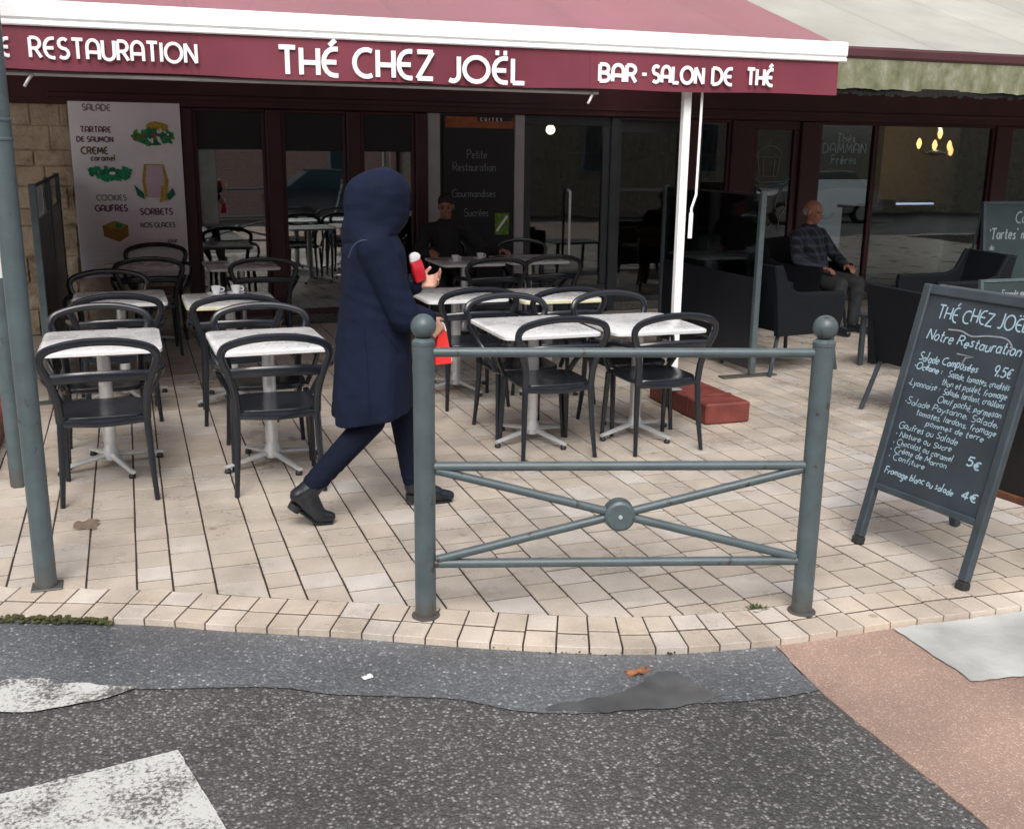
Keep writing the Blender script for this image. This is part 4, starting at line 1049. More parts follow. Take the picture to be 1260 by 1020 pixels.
bw = thing('beige_awning', 'weathered beige awning with maroon front bar and green stained valance', 'awning', (7.5, FV, 2.6))
BV = 7.2
canopy(4.98, 18.0, BV + .03, 2.585, M['beige'], bw, 'canopy', 1.6)  # unseen right end added to keep the terrace below in shade
MB().box(4.98, 18.0, BV - .04, BV + .04, 2.49, 2.58, .02).build('front_bar', M['bar_maroon'], bw)
mb = MB(); nu, nz = 420, 5
for lay in (0, 1):
    for i in range(nz + 1):
        for j in range(nu + 1):
            uu = 5.0 + 12.98 * j / nu; a = i / nz
            zb = 2.262 + .012 * abs(sin(uu * 9)) + .006 * noise.noise(V3((uu * 20, 0, 0)))
            mb.v.append((uu, BV - .02 + .012 * a * sin(uu * 4.3) + lay * .004, 2.50 + (zb - 2.50) * a))
n = (nu + 1) * (nz + 1)
for i in range(nz):
    for j in range(nu):
        a = i * (nu + 1) + j; q = [a, a + nu + 1, a + nu + 2, a + 1]
        mb.f += [q, [x + n for x in q[::-1]]]; mb.mi += [0, 0]
mb.build('valance', M['valance_moss'], bw)
mb = MB(); x = 5.0
while x < 17.95:
    w = random.uniform(.03, .06); d = random.uniform(.008, .035)
    mb.box(x, x + w * .95, BV - .012, BV - .008, 2.25 - d, 2.285); x += w
mb.build('ragged_edge', mat('black fringe', (.004, .004, .004), .9, .1), bw, smooth=0)  # ragged near-black strips along the lower edge of the valance

# ================================================================== STREET FURNITURE
def arrow(a, b):
    """frame with x along a->b"""
    d = (V3(b) - V3(a)); d.z = 0; return d.normalized()
PA, PB = V3((.995, 3.742, 0)), V3((2.441, 3.308, 0)); d = arrow(PA, PB); nn = V3((-d.y, d.x, 0))
t = thing('street_barrier', 'grey green steel pedestrian barrier with two ball topped posts and a crossed brace', 'barrier', (PA + PB) / 2)
for P in (PA, PB):
    p = MB().lathe([(.041, -.03), (.041, 1.085), (.043, 1.087), (.043, 1.10), (.030, 1.112)], P, 24).build('post', M['post'], t)
    MB().ball(P + V3((0, 0, 1.155)), .047, 24, 16).build('ball_finial', M['post'], p)
    MB().lathe([(.056, -.004), (.056, .004), (.043, .007)], P, 24).build('base_collar', M['post'], p)
for z in (1.058, .615, .22): MB().tube([PA + V3((0, 0, z)), PB + V3((0, 0, z))], .0185, 14).build('rail', M['post'], t)
mid = (PA + PB) / 2 + V3((0, 0, .418))
for P, z in ((PA, .60), (PA, .235), (PB, .60), (PB, .235)):
    MB().tube([P + (mid - P).normalized() * .05 + V3((0, 0, z)) * 1 - V3((0, 0, (mid - P).normalized().z * .05)), mid], .0175, 12).build('brace', M['post'], t)
R_ = Matrix.Translation(mid) @ nn.to_track_quat('Z', 'Y').to_matrix().to_4x4()
MB().lathe([(.004, -.036), (.05, -.036), (.060, -.028), (.060, .028), (.05, .036), (.004, .036)], (0, 0, 0), 28, T=R_).build('boss', M['post'], t)
MB().lathe([(.002, -.042), (.007, -.041), (.009, -.035)], (0, 0, 0), 12, T=R_).build('bolt', M['alu'], t)

t = thing('sign_pole', 'tall grey green sign pole nearest the kerb at the left edge', 'pole', (-.432, 4.5, 0))
MB().lathe([(.043, -.02), (.042, 3.4)], (-.432, 4.5, 0), 24).build('shaft', M['post'], t)
MB().box(-.49, -.368, 4.45, 4.55, -.002, .008, .003).build('base_plate', M['post'], t)
for z in (1.80, 1.87): MB().lathe([(.044, z), (.0455, z + .002), (.0455, z + .010), (.044, z + .012)], (-.432, 4.5, 0), 24).build('clamp', M['post'], t)
t = thing('sign_pole', 'second grey green pole set back behind the pole nearest the kerb', 'pole', (-.66, 6.0, 0))
MB().lathe([(.043, -.01), (.043, 2.9)], (-.66, 6.0, 0), 20).build('shaft', M['post'], t)
MB().lathe([(.0455, 1.12), (.0455, 1.26)], (-.66, 6.0, 0), 20).build('label_band', M['white_paper'], t)

def screen(u, v0, v1, posts, h, ph, label, foot):
    t = thing('windbreak_screen', label, 'windbreak', (u, v0, 0))
    for v in posts:
        p = MB().box(u - .024, u + .024, v - .024, v + .024, .012, h, .005).build('post', M['post'], t)
    for v in posts[:foot]: MB().box(u - .28, u + .22, v - .05, v + .05, .0015, .012, .003).build('foot_plate', M['post'], t)
    for a, b in zip(posts[:-1], posts[1:]):
        MB().box(u - .014, u + .014, a + .024, b - .024, .05, ph, .004).build('lower_panel', M['counter'], t)
        MB().box(u - .005, u + .005, a + .024, b - .024, ph, h - .03).build('glass_panel', M['glass_dark'] if u > 0 else M['glass_clear'], t, smooth=0)
        MB().box(u - .012, u + .012, a + .024, b - .024, h - .03, h - .012, .003).build('top_rail', M['black_matt'], t)
    return t
screen(4.72, 7.33, 10.8, [7.33, 8.95], 1.476, .80, 'dark glazed windbreak with grey posts dividing the terrace on the right', 1)
screen(-.60, 7.9, 10.8, [7.95, 9.4, 10.75], 1.52, 1.27, 'dark panelled windbreak with posts closing the left side of the terrace', 1)

# ================================================================== TABLES AND CHAIRS
def superell(hx, hy, n=36, e=5.0):
    out = []
    for i in range(n):
        a = 2 * pi * i / n; c, s = cos(a), sin(a)
        out.append((hx * (abs(c) ** (2 / e)) * (1 if c >= 0 else -1), hy * (abs(s) ** (2 / e)) * (1 if s >= 0 else -1)))
    return out
def make_table(edge, rot):
    t = thing('cafe_table', '', 'table')
    o = superell(.31, .36, 48, 14); i = superell(.303, .353, 48, 14); o2 = superell(.306, .356, 48, 14)
    mb = MB(); mb.ring_loft([[V3((x, y, .7075)) for x, y in o2], [V3((x, y, .712)) for x, y in o], [V3((x, y, .727)) for x, y in o], [V3((x, y, .7315)) for x, y in i]])
    top = mb.build('tabletop', M['top_white'], t)
    mb = MB()
    oo = superell(.3115, .3615, 48, 14)
    mb.ring_loft([[V3((x, y, .711)) for x, y in oo], [V3((x, y, .728)) for x, y in oo]], caps=False)
    mb.ring_loft([[V3((x, y, .728)) for x, y in oo], [V3((x * .99, y * .99, .7305)) for x, y in oo]], caps=False)
    mb.build('edge_band', edge, top)
    mb = MB().box(-.16, .16, -.16, .16, .694, .707, .004); mb.build('support_plate', M['chrome_dark'], t)
    MB().lathe([(.030, .10), (.036, .16), (.037, .50), (.034, .68), (.05, .693)], (0, 0, 0), 20).build('column', M['alu'], t)
    mb = MB().lathe([(.045, .045), (.05, .075), (.034, .13)], (0, 0, 0), 18); mb.build('hub', M['alu'], t)
    for k in range(4):
        a = radians(rot + 90 * k); c, s_ = cos(a), sin(a)
        f = MB().tube([(c * .03, s_ * .03, .072), (c * .15, s_ * .15, .055), (c * .30, s_ * .30, .034)], [.026, .022, .017], 10, flat=(.6, 1), up=(0, 0, 1)).build('foot', M['alu'], t)
        MB().lathe([(.018, .0), (.020, .012), (.012, .026)], (c * .285, s_ * .285, 0), 12).build('glide', M['black_matt'], f)
    return t
def make_chair():
    t = thing('terrace_chair', '', 'chair'); m = M['black_plastic']
    mb = MB()
    ring = lambda s_, z, dip=0: [V3((x * s_, y * s_ * 1.0 + .0, z - dip)) for x, y in superell(.222, .215, 36, 4)]
    mb.ring_loft([ring(.93, .425), ring(.99, .43), ring(1.0, .445), ring(.98, .455), ring(.9, .455), ring(.6, .449), ring(.2, .446)])
    mb.build('seat', m, t)
    for s_ in (-1, 1):
        MB().tube(spline([(s_ * .222, .232, 0), (s_ * .214, .215, .22), (s_ * .206, .196, .43)], 5), [.0135, .0135, .014, .015, .016, .0165, .017, .0175, .018, .0185, .019], 10).build('leg', m, t)
        MB().tube(spline([(s_ * .228, -.235, 0), (s_ * .214, -.205, .22), (s_ * .206, -.19, .43)], 5), [.0135, .0135, .014, .015, .016, .0165, .017, .0175, .018, .018, .018], 10).build('leg', m, t)
        MB().tube(spline([(s_ * .245, -.238, .675), (s_ * .292, -.14, .675), (s_ * .303, -.01, .655), (s_ * .29, .09, .60), (s_ * .25, .155, .52), (s_ * .213, .18, .445)], 5), .0165, 10, flat=(1.1, .85)).build('armrest', m, t)
    half = [(.206, -.19, .43), (.211, -.208, .54), (.236, -.232, .645), (.266, -.246, .72), (.272, -.254, .765), (.245, -.264, .805), (.17, -.275, .832), (.08, -.282, .847), (0, -.284, .850)]
    P = half + [(-x, y, z) for x, y, z in half[-2::-1]]
    MB().tube(spline(P, 5), .0215, 10, flat=(1, .85)).build('back_hoop', m, t)
    P = [(-.238, -.232, .66), (-.13, -.268, .672), (0, -.278, .675), (.13, -.268, .672), (.238, -.232, .66)]
    MB().tube(spline(P, 5), .0165, 10, flat=(1.7, .6), up=(0, 0, 1)).build('back_rail', m, t)
    P = [(-.2, -.192, .425), (0, -.215, .418), (.2, -.192, .425)]
    MB().tube(spline(P, 5), .014, 8, up=(0, 0, 1), flat=(1.3, .8)).build('seat_rail', m, t)
    return t
TG, CG = 'white topped tables on the terrace', 'charcoal chairs on the terrace'
T0 = make_table(M['top_edge'], 22); T0['group'] = TG
T0y = make_table(M['top_edge_yellow'], 30); T0y['group'] = TG
tables = [
 (T0, -.19, 6.22, 0, 'white speckled cafe table nearest the left poles, in the front row'),
 (T0, .687, 6.0, 1, 'white speckled cafe table in the front row just left of the walking woman'),
 (T0, 2.31, 6.04, 0, 'white speckled cafe table behind the left half of the barrier'),
 (T0, 3.00, 5.98, -2, 'white speckled cafe table beside the white awning pole'),
 (T0, -.10, 7.97, 1, 'white cafe table in the second row nearest the left windbreak'),
 (T0y, .63, 7.68, 0, 'yellow edged cafe table in the second row left of the walking woman'),
 (T0, 2.26, 7.55, 0, 'white cafe table in the second row beside the red item the woman carries'),
 (T0y, 2.93, 7.36, -2, 'yellow edged cafe table in the second row right of the walking woman'),
 (T0, .08, 10.12, 0, 'white cafe table in front of the food poster'),
 (T0, .93, 9.95, 2, 'white cafe table in front of the dark windows beside the poster'),
 (T0, 3.02, 9.80, 0, 'white cafe table where the man in black sits by the blackboard'),
 (T0, 3.70, 9.85, 0, 'white cafe table in front of the grey glazed door'),
]
used = set()
for src, x, y, r, lab in tables:
    if src.name not in used: used.add(src.name); src.location = (x, y, .002); src.rotation_euler = (0, 0, radians(r)); src['label'] = lab
    else: dup(src, (x, y, .002), radians(r), lab, TG)
C0 = make_chair(); C0['group'] = CG
chairs = [
 (-.19, 5.765, 0, 'charcoal chair seen from behind at the front row table beside the poles'),
 (.672, 5.66, -3, 'charcoal chair seen from behind at the front row table left of the woman'),
 (2.31, 5.80, -1, 'charcoal chair seen from behind through the left half of the barrier'),
 (2.99, 5.74, 2, 'charcoal chair seen from behind through the right half of the barrier'),
 (-.20, 6.45, 181, 'charcoal chair tucked in on the far side of the front row table beside the poles'),
 (.70, 6.24, 178, 'charcoal chair across the front row table just left of the woman'),
 (2.30, 6.27, 180, 'charcoal chair across the table behind the left half of the barrier'),
 (3.04, 6.22, 184, 'charcoal chair on the far side of the table beside the white awning pole'),
 (-.12, 7.42, 1, 'charcoal chair on the near side of the second row table by the left windbreak'),
 (.62, 7.20, -2, 'charcoal chair on the near side of the yellow edged table left of the woman'),
 (2.23, 7.14, 0, 'charcoal chair on the near side of the second row table just right of the woman'),
 (2.84, 7.02, 2, 'charcoal chair on the near side of the yellow edged table right of the woman'),
 (-.18, 8.30, 180, 'charcoal chair on the far side of the second row table by the left windbreak'),
 (.12, 9.72, 2, 'charcoal chair on the near side of the table by the food poster'),
 (.22, 10.50, 180, 'charcoal chair between its table and the food poster'),
 (1.07, 9.48, -4, 'charcoal chair on the near side of the table under the dark windows'),
 (3.00, 9.02, 0, 'charcoal chair facing the man in black across his table'),
 (3.56, 9.12, 2, 'charcoal chair on the near side of the table by the grey door'),
 (3.86, 10.28, 178, 'charcoal chair on the far side of the table by the grey door'),
 (3.02, 10.42, 180, 'charcoal chair occupied by the man in black'),
]
for i, (x, y, r, lab) in enumerate(chairs):
    if i == 0: C0.location = (x, y, .002); C0.rotation_euler = (0, 0, radians(r)); C0['label'] = lab
    else: dup(C0, (x, y, .002), radians(r), lab, CG)

# crockery
def cup(x, y, z, label):
    t = thing('cup', label, 'cup', (x, y, z))
    MB().lathe([(.02, 0), (.058, .004), (.066, .014), (.056, .010), (.02, .006)], (x, y, z), 20).build('saucer', M['bowl'], t)
    MB().lathe([(.02, .008), (.03, .03), (.036, .062), (.033, .062), (.027, .03), (.012, .016)], (x, y, z), 18).build('bowl', M['bowl'], t)
    MB().tube(spline([(x + .034, y, z + .052), (x + .056, y, z + .045), (x + .052, y, z + .028), (x + .030, y, z + .026)], 4), .005, 6).build('handle', M['bowl'], t)
cup(2.90, 9.70, .7345, 'white coffee cup in front of the man in black')
cup(3.20, 9.86, .7345, 'white coffee cup at the right edge of the table of the man in black')
cup(.84, 9.83, .7345, 'white cup on the table under the dark windows')
cup(.56, 7.93, .7345, 'white cup on the left of the yellow edged table left of the woman')
cup(.70, 7.94, .7345, 'white cup on the right of the yellow edged table left of the woman')

# woven lounge chairs on the neighbouring terrace
def make_lounge():
    t = thing('lounge_chair', '', 'armchair'); m = M['wicker']
    MB().box(-.30, .33, -.27, .27, .36, .45, .03).build('seat', m, t)
    mb = MB(); rings = []
    for k in range(9):
        f = k / 8; z = .36 + (.90 - .36) * f; x = -.30 - .11 * f
        rings.append([V3((x - .03, -.33, z)), V3((x + .03, -.33, z)), V3((x + .03, .33, z)), V3((x - .03, .33, z))])
    for r in rings:
        pass
    mb.ring_loft(rings); mb.build('backrest', m, t)
    for s_ in (-1, 1):
        T = Matrix(((1, 0, 0, 0), (0, 0, 1, 0), (0, 1, 0, 0), (0, 0, 0, 1)))
        side = [(-.36, .33), (-.42, .88), (-.36, .885), (-.27, .70), (-.16, .655), (.33, .645), (.34, .60), (.30, .33)]
        mb = MB(); mb.prism(side, min(s_ * .285, s_ * .335), max(s_ * .285, s_ * .335), T=T); mb.f = [f[::-1] for f in mb.f]
        a = mb.build('armrest', m, t, smooth=0)
        MB().tube([(p[0], s_ * .31, p[1]) for p in side[1:6]], .026, 8).build('arm_rim', m, a)
        for x0, x1 in ((-.30, -.40), (.27, .32)):
            MB().tube([(x0, s_ * .27, .36), (x1, s_ * .31, 0)], .017, 8).build('leg', M['board_frame'], t)
    return t
LG = 'dark woven armchairs of the neighbouring terrace'
L0 = make_lounge(); L0['group'] = LG
for i, (x, y, r, lab) in enumerate([
 (5.20, 7.62, 8, 'dark woven armchair just right of the windbreak post, facing right'),
 (5.27, 5.80, 0, 'dark woven armchair partly hidden behind the standing chalkboard'),
 (6.62, 9.36, -66, 'dark woven armchair in which the man in the check shirt sits'),
 (7.15, 7.9, 172, 'dark woven armchair beyond the low table, facing left'),
]):
    if i == 0: L0.location = (x, y, .002); L0.rotation_euler = (0, 0, radians(r)); L0['label'] = lab
    else: dup(L0, (x, y, .002), radians(r), lab, LG)
t = thing('low_table', 'low dark square table between the woven armchairs', 'low table', (6.22, 7.15, 0))
MB().box(5.85, 6.6, 6.8, 7.5, .42, .45, .008).build('tabletop', M['board'], t)
for x in (5.89, 6.56):
    for y in (6.84, 7.46): MB().box(x - .02, x + .02, y - .02, y + .02, .002, .42, .004).build('leg', M['board_frame'], t)

# ================================================================== CHALKBOARDS
A, B = V3((3.144, 3.877, 0)), V3((3.223, 3.282, 0)); e1 = (B - A).normalized(); Tp = A + V3((.30, .04, 1.21))
e2 = ((Tp - A) - e1 * (Tp - A).dot(e1)).normalized(); ez = e1.cross(e2)
BM = Matrix((( e1.x, e2.x, ez.x, A.x), (e1.y, e2.y, ez.y, A.y), (e1.z, e2.z, ez.z, A.z), (0, 0, 0, 1)))
t = thing('pavement_chalkboard', 'tall standing chalkboard covered in white handwriting on splayed legs', 'chalkboard', (A + B) / 2 + V3((.28, 0, 0)))
BWd = .60
for x in (.0, BWd):
    mb = MB().box(x - .0225, x + .0225, .035, 1.25, -.02, .02, .006, T=BM); st = mb.build('leg', M['board_frame'], t)
    MB().box(x - .024, x + .024, .0, .035, -.022, .022, .004, T=BM).build('rubber_foot', M['rubber'], st)
MB().box(.0225, BWd - .0225, 1.205, 1.25, -.019, .019, .005, T=BM).build('top_rail', M['board_frame'], t)
MB().box(.0225, BWd - .0225, .275, .305, -.019, .019, .005, T=BM).build('bottom_rail', M['board_frame'], t)
sl_ = MB().box(.0225, BWd - .0225, .305, 1.205, -.008, .006, 0, T=BM).build('slate', M['board'], t, smooth=0)
mb = MB()
def bl(s, x, y, h, r=.002, sx=.95, sh=.22, gap=.17):
    write(mb, s, A + e1 * x + e2 * y + ez * .0075, e1, e2 + e1 * 0, h, r, gap=gap, sx=sx, shear=sh, n=5, jit=.13, space=.36)
def bfit(s, x0, x1, y, h, r=.002, sh=.22):
    global mb
    mb = MB(); x0 += random.uniform(-.006, .006); y += random.uniform(-.004, .004)
    w = text_width(s, .17, .36) * h; bl(s, x0, y, h, r, sx=(x1 - x0) / w, sh=sh); mb.build('lettering', M['chalk'], sl_)
random.seed(3)
bfit('THÉ CHEZ JOËL', .095, .555, 1.105, .060, .0038, .05)
bfit('Notre Restauration', .07, .555, 1.005, .046, .0034)
mb = MB()
mb.tube([A + e1 * x + e2 * y + ez * .0075 for x, y in [(p.x, p.y) for p in spline([(.17, 1.062), (.24, 1.066), (.30, 1.052), (.38, 1.066), (.47, 1.068), (.51, 1.035), (.50, 1.02)], 5)]], .004, 5, flat=(.35, 1), up=ez)
mb.tube([A + e1 * x + e2 * y + ez * .0075 for x, y in [(.25, .965), (.34, .965), (.30, .955), (.29, .925)]], .004, 5, flat=(.35, 1), up=ez); mb.build('flourish', M['chalk_dim'], sl_)
bfit('Salade Composées', .055, .375, .905, .036, .003); bfit('9,5$', .46, .54, .905, .042, .0032)
bfit('*Océane :', .045, .20, .862, .029, .0032); bfit('Salade, tomates, crudités', .235, .55, .858, .029)
bfit('thon et poulet, fromage', .22, .55, .818, .029)
bfit('*Lyonnaise :', .045, .215, .782, .029); bfit('Salade, lardons, croûtons', .235, .55, .778, .028)
bfit('Oeuf poché, parmesan', .225, .55, .738, .028)
bfit('*Salade Paysanne, Salade,', .045, .55, .698, .029)
bfit('tomates, lardons, fromage', .13, .55, .658, .027); bfit('pommes de terre', .20, .50, .622, .026)
bfit('Gaufres ou Salade', .05, .38, .578, .031)
bfit('* Nature ou Sucre', .045, .36, .542, .027); bfit('* Chocolat ou caramel', .045, .38, .506, .027); bfit('5$', .45, .52, .51, .038, .004)
bfit('* Crème de Marron', .045, .36, .470, .027); bfit('* Confiture', .045, .25, .434, .027)
bfit('Fromage blanc ou salade', .05, .43, .368, .032, .0026); bfit('4$', .48, .55, .362, .038, .0038)
# rear leaf leaning the other way
A2 = A + V3((.62, .05, 0)); T2 = A + V3((.335, .045, 1.235)); e2b = ((T2 - A2) - e1 * (T2 - A2).dot(e1)).normalized(); ezb = e1.cross(e2b)
BM2 = Matrix(((e1.x, e2b.x, ezb.x, A2.x), (e1.y, e2b.y, ezb.y, A2.y), (e1.z, e2b.z, ezb.z, A2.z), (0, 0, 0, 1)))
for x in (0, BWd): MB().box(x - .0225, x + .0225, 0, 1.24, -.02, .02, .006, T=BM2).build('leg', M['board_frame'], t)
MB().box(.0225, BWd - .0225, .29, 1.2, -.008, .008, 0, T=BM2).build('rear_panel', M['black_matt'], t, smooth=0)
MB().box(.0225, BWd - .0225, .25, .29, -.019, .019, .004, T=BM2).build('wooden_rail', M['wood'], t)
MB().box(.0225, BWd - .0225, 1.2, 1.24, -.019, .019, .004, T=BM2).build('top_rail', M['board_frame'], t)

def small_board(u, v, w, z0, z1, rz, lines, label, frame, feet):
    t = thing('menu_board', label, 'menu board', (u, v, 0)); T = Matrix.Translation((u, v, 0)) @ Matrix.Rotation(radians(rz), 4, 'Z') @ Matrix.Rotation(radians(-8), 4, 'X')
    MB().box(0, w, -.012, .012, z0, z1, .003, T=T).build('slate', mat('teal slate', (.02, .036, .04), .55, .25, 5), t)
    f = MB()
    for q in ((-.03, 0, z0 - .03, z1 + .03), (w, w + .03, z0 - .03, z1 + .03)): f.box(q[0], q[1], -.02, .02, q[2], q[3], .004, T=T)
    f.box(0, w, -.02, .02, z1, z1 + .03, .004, T=T); f.box(0, w, -.02, .02, z0 - .03, z0, .004, T=T); f.build('frame', frame, t)
    for x in (-.015, w + .015): MB().tube([T @ V3((x, 0, z0 - .02)), T @ V3((x, -.03 if feet else 0, 0))], .015, 6).build('leg', frame, t)
    for x in (-.015, w + .015): MB().tube([T @ V3((x, 0.02, z1 - .05)), V3((u, v, 0)) + Matrix.Rotation(radians(rz), 4, 'Z') @ V3((x, .42, 0))], .013, 6).build('prop', frame, t)
    g = MB(); ex = T.to_3x3() @ V3((1, 0, 0)); ey = T.to_3x3() @ V3((0, 0, 1))
    for s, x, z, h, r in lines:
        g = MB(); write(g, s, T @ V3((x, -.0125, z)), ex, ey, h, r, gap=.17, sx=.95, shear=.2, n=5, jit=.05); g.build('lettering', M['chalk_dim'], t)
small_board(7.74, 8.0, .95, .62, 1.33, 0, [('Carte', .36, 1.15, .10, .008), ("'Tartes' maison", .04, 1.0, .10, .0085), ('du', .05, .90, .05, .005), ('chocolat', .05, .82, .05, .005), ('chaud', .05, .73, .05, .005)],
            'teal chalk menu board beyond the standing chalkboard, under the beige awning', M['board_frame'], 1)
small_board(6.88, 7.1, .8, .10, .72, 0, [('Formule midi', .2, .60, .05, .005), ('plat et dessert', .12, .45, .06, .006)],
            'low menu board with pale frame just behind the top of the standing chalkboard', M['post'], 1)

# ================================================================== PEOPLE
def hand_geo(mb, W, f, pn, th, curl, sc=1.0):
    """palm + five fingers. W wrist, f finger direction, pn palm normal (facing side), th thumb side"""
    W, f, pn, th = V3(W), V3(f).normalized(), V3(pn), V3(th)
    pn = (pn - f * pn.dot(f)).normalized(); th = (f.cross(pn)) * (1 if f.cross(pn).dot(th) >= 0 else -1)
    for k in range(4):
        o = (1.5 - k) * .0205 * sc
        mb.cap(W + th * o * .6 + f * .012, W + f * .082 * sc + th * o, .0135 * sc, .0105 * sc, 8)
    mb.cap(W - f * .03, W + f * .03, .021 * sc, .024 * sc, 8)
    for k, L in enumerate((.070, .078, .073, .058)):
        o = (1.5 - k) * .0205 * sc; b = W + f * .085 * sc + th * o; c = curl * (1 + .10 * k); d_ = f; p = b
        for s_, ln in enumerate((.45, .32, .25)):
            a = c * (.55, .75, .6)[s_]; d_ = (d_ * cos(a) + pn * sin(a)).normalized(); pn2 = pn
            q = p + d_ * L * ln * sc; mb.cap(p, q, (.0088 - .0007 * s_) * sc, (.0082 - .0008 * s_) * sc, 8); p = q
    b = W + f * .025 * sc + th * .026 * sc; d_ = (f * .62 + th * .62 + pn * .35).normalized()
    q = b + d_ * .038 * sc; mb.cap(b, q, .0125 * sc, .0105 * sc, 8)
    d2 = (d_ + f * .5 + pn * .35 * curl).normalized(); mb.cap(q, q + d2 * .030 * sc, .0102 * sc, .0085 * sc, 8)
def head_geo(mb, c, R, s=1.0):
    """head with brow, nose, chin, ears; R rotates +x = facing"""
    c = V3(c); P = lambda x, y, z: c + R @ V3((x * s, y * s, z * s)); q = R.to_quaternion().to_matrix()
    mb.ball(P(-.012, 0, .035), V3((.098, .076, .088)) * s, 18, 12, q); mb.ball(P(.018, 0, -.03), V3((.07, .060, .078)) * s, 16, 10, q)
    mb.ball(P(.052, 0, -.088), V3((.030, .032, .024)) * s, 12, 8, q)
    mb.cap(P(.085, 0, .012), P(.106, 0, -.022), .010 * s, .0145 * s, 8); mb.ball(P(.094, .011, -.025), .010 * s, 8, 6); mb.ball(P(.094, -.011, -.025), .010 * s, 8, 6)
    for y in (-1, 1):
        mb.cap(P(.077, y * .012, .034), P(.066, y * .048, .032), .011 * s, .010 * s, 8); mb.ball(P(.060, y * .040, -.022), V3((.024, .020, .024)) * s, 8, 6, q)
        mb.ball(P(-.008, y * .079, -.004), V3((.020, .008, .031)) * s, 8, 6, q)
    mb.cap(P(.083, -.016, -.055), P(.083, .016, -.055), .0085 * s, .0085 * s, 8); mb.cap(P(.080, -.013, -.066), P(.080, .013, -.066), .009 * s, .009 * s, 8)
def face_bits(t, body, c, R, s, hairm, style):
    c = V3(c); P = lambda x, y, z: c + R @ V3((x * s, y * s, z * s)); q = R.to_quaternion().to_matrix()
    g = MB()
    for y in (-1, 1): g.ball(P(.073, y * .030, .010), V3((.010, .013, .008)) * s, 10, 8, q)
    g.build('eyes', M['eye'], t)
    g = MB(); g.cap(P(.0905, -.018, -.060), P(.0905, .018, -.060), .0035 * s, .0035 * s, 8); g.build('mouth', M['lip'], t)
    g = MB()
    if style == 'short':
        g.ball(P(-.020, 0, .052), V3((.100, .083, .084)) * s, 20, 12, q); g.ball(P(-.055, 0, -.005), V3((.062, .080, .070)) * s, 16, 10, q)
    elif style == 'bald':
        g.ball(P(-.055, 0, -.005), V3((.058, .082, .055)) * s, 16, 10, q); g.ball(P(-.02, 0, .028), V3((.094, .080, .03)) * s, 16, 10, q)
    r = remeshed(g, .007, 2); r.build('hair', hairm, t)
    g = MB()
    for y in (-1, 1): g.cap(P(.084, y * .016, .034), P(.073, y * .048, .036), .0045 * s, .0035 * s, 6)
    g.build('eyebrows', hairm, t)

# --- walking woman, facing along the shopfront (+x)
t = thing('person', 'person walking past in a navy hooded coat and ankle boots, holding a red packet', 'person', (1.08, 4.98, 0))
J = dict(hip=V3((1.07, 4.985, .90)), chest=V3((1.085, 4.985, 1.28)), neck=V3((1.10, 4.985, 1.40)), head=V3((1.145, 4.99, 1.545)),
         kr=V3((1.04, 4.90, .505)), ar=V3((.715, 4.905, .175)), kl=V3((1.235, 5.07, .50)), al=V3((1.285, 5.055, .10)),
         sr=V3((1.05, 4.80, 1.325)), er=V3((1.175, 4.765, 1.03)), wr=V3((1.318, 4.85, .995)), sl=V3((1.07, 5.165, 1.325)), el=V3((1.20, 5.21, 1.09)), wl=V3((1.335, 5.13, 1.135)))
HR = Matrix.Rotation(radians(12), 3, 'Z') @ Matrix.Rotation(radians(10), 3, 'Y')
b = MB()
b.cap(J['hip'], J['chest'], .12, .13); b.cap(J['chest'], J['neck'], .11, .055); b.cap(J['neck'], J['head'], .052, .055)
b.cap(J['hip'] + V3((0, -.08, -.02)), J['kr'], .085, .055); b.cap(J['kr'], J['ar'], .055, .038); b.cap(J['hip'] + V3((0, .08, -.02)), J['kl'], .085, .055); b.cap(J['kl'], J['al'], .055, .038)
b.cap(J['ar'], V3((.765, 4.905, .052)), .034, .022); b.cap(J['al'], V3((1.40, 5.045, .046)), .034, .022)
for s_ in 'rl':
    b.cap(J['chest'], J['s' + s_], .07, .055); b.cap(J['s' + s_], J['e' + s_], .048, .038); b.cap(J['e' + s_], J['w' + s_], .038, .024)
head_geo(b, J['head'], HR)
hand_geo(b, J['wl'], (.93, -.30, .12), (0, -.6, .55), (.1, .2, 1), 1.15); hand_geo(b, J['wr'], (.62, .20, -.75), (0, .9, -.3), (.3, .1, 1), 1.35)
body = remeshed(b, .0052, 2).build('body', M['skin'], t)
g = MB()
for y in (-1, 1): g.ball(J['head'] + HR @ V3((.073, y * .030, .010)), V3((.010, .013, .008)), 10, 8)
g.build('eyes', M['eye'], t)
MB().cap(J['head'] + HR @ V3((.0905, -.018, -.06)), J['head'] + HR @ V3((.0905, .018, -.06)), .0035, .0035, 8).build('mouth', M['lip'], t)
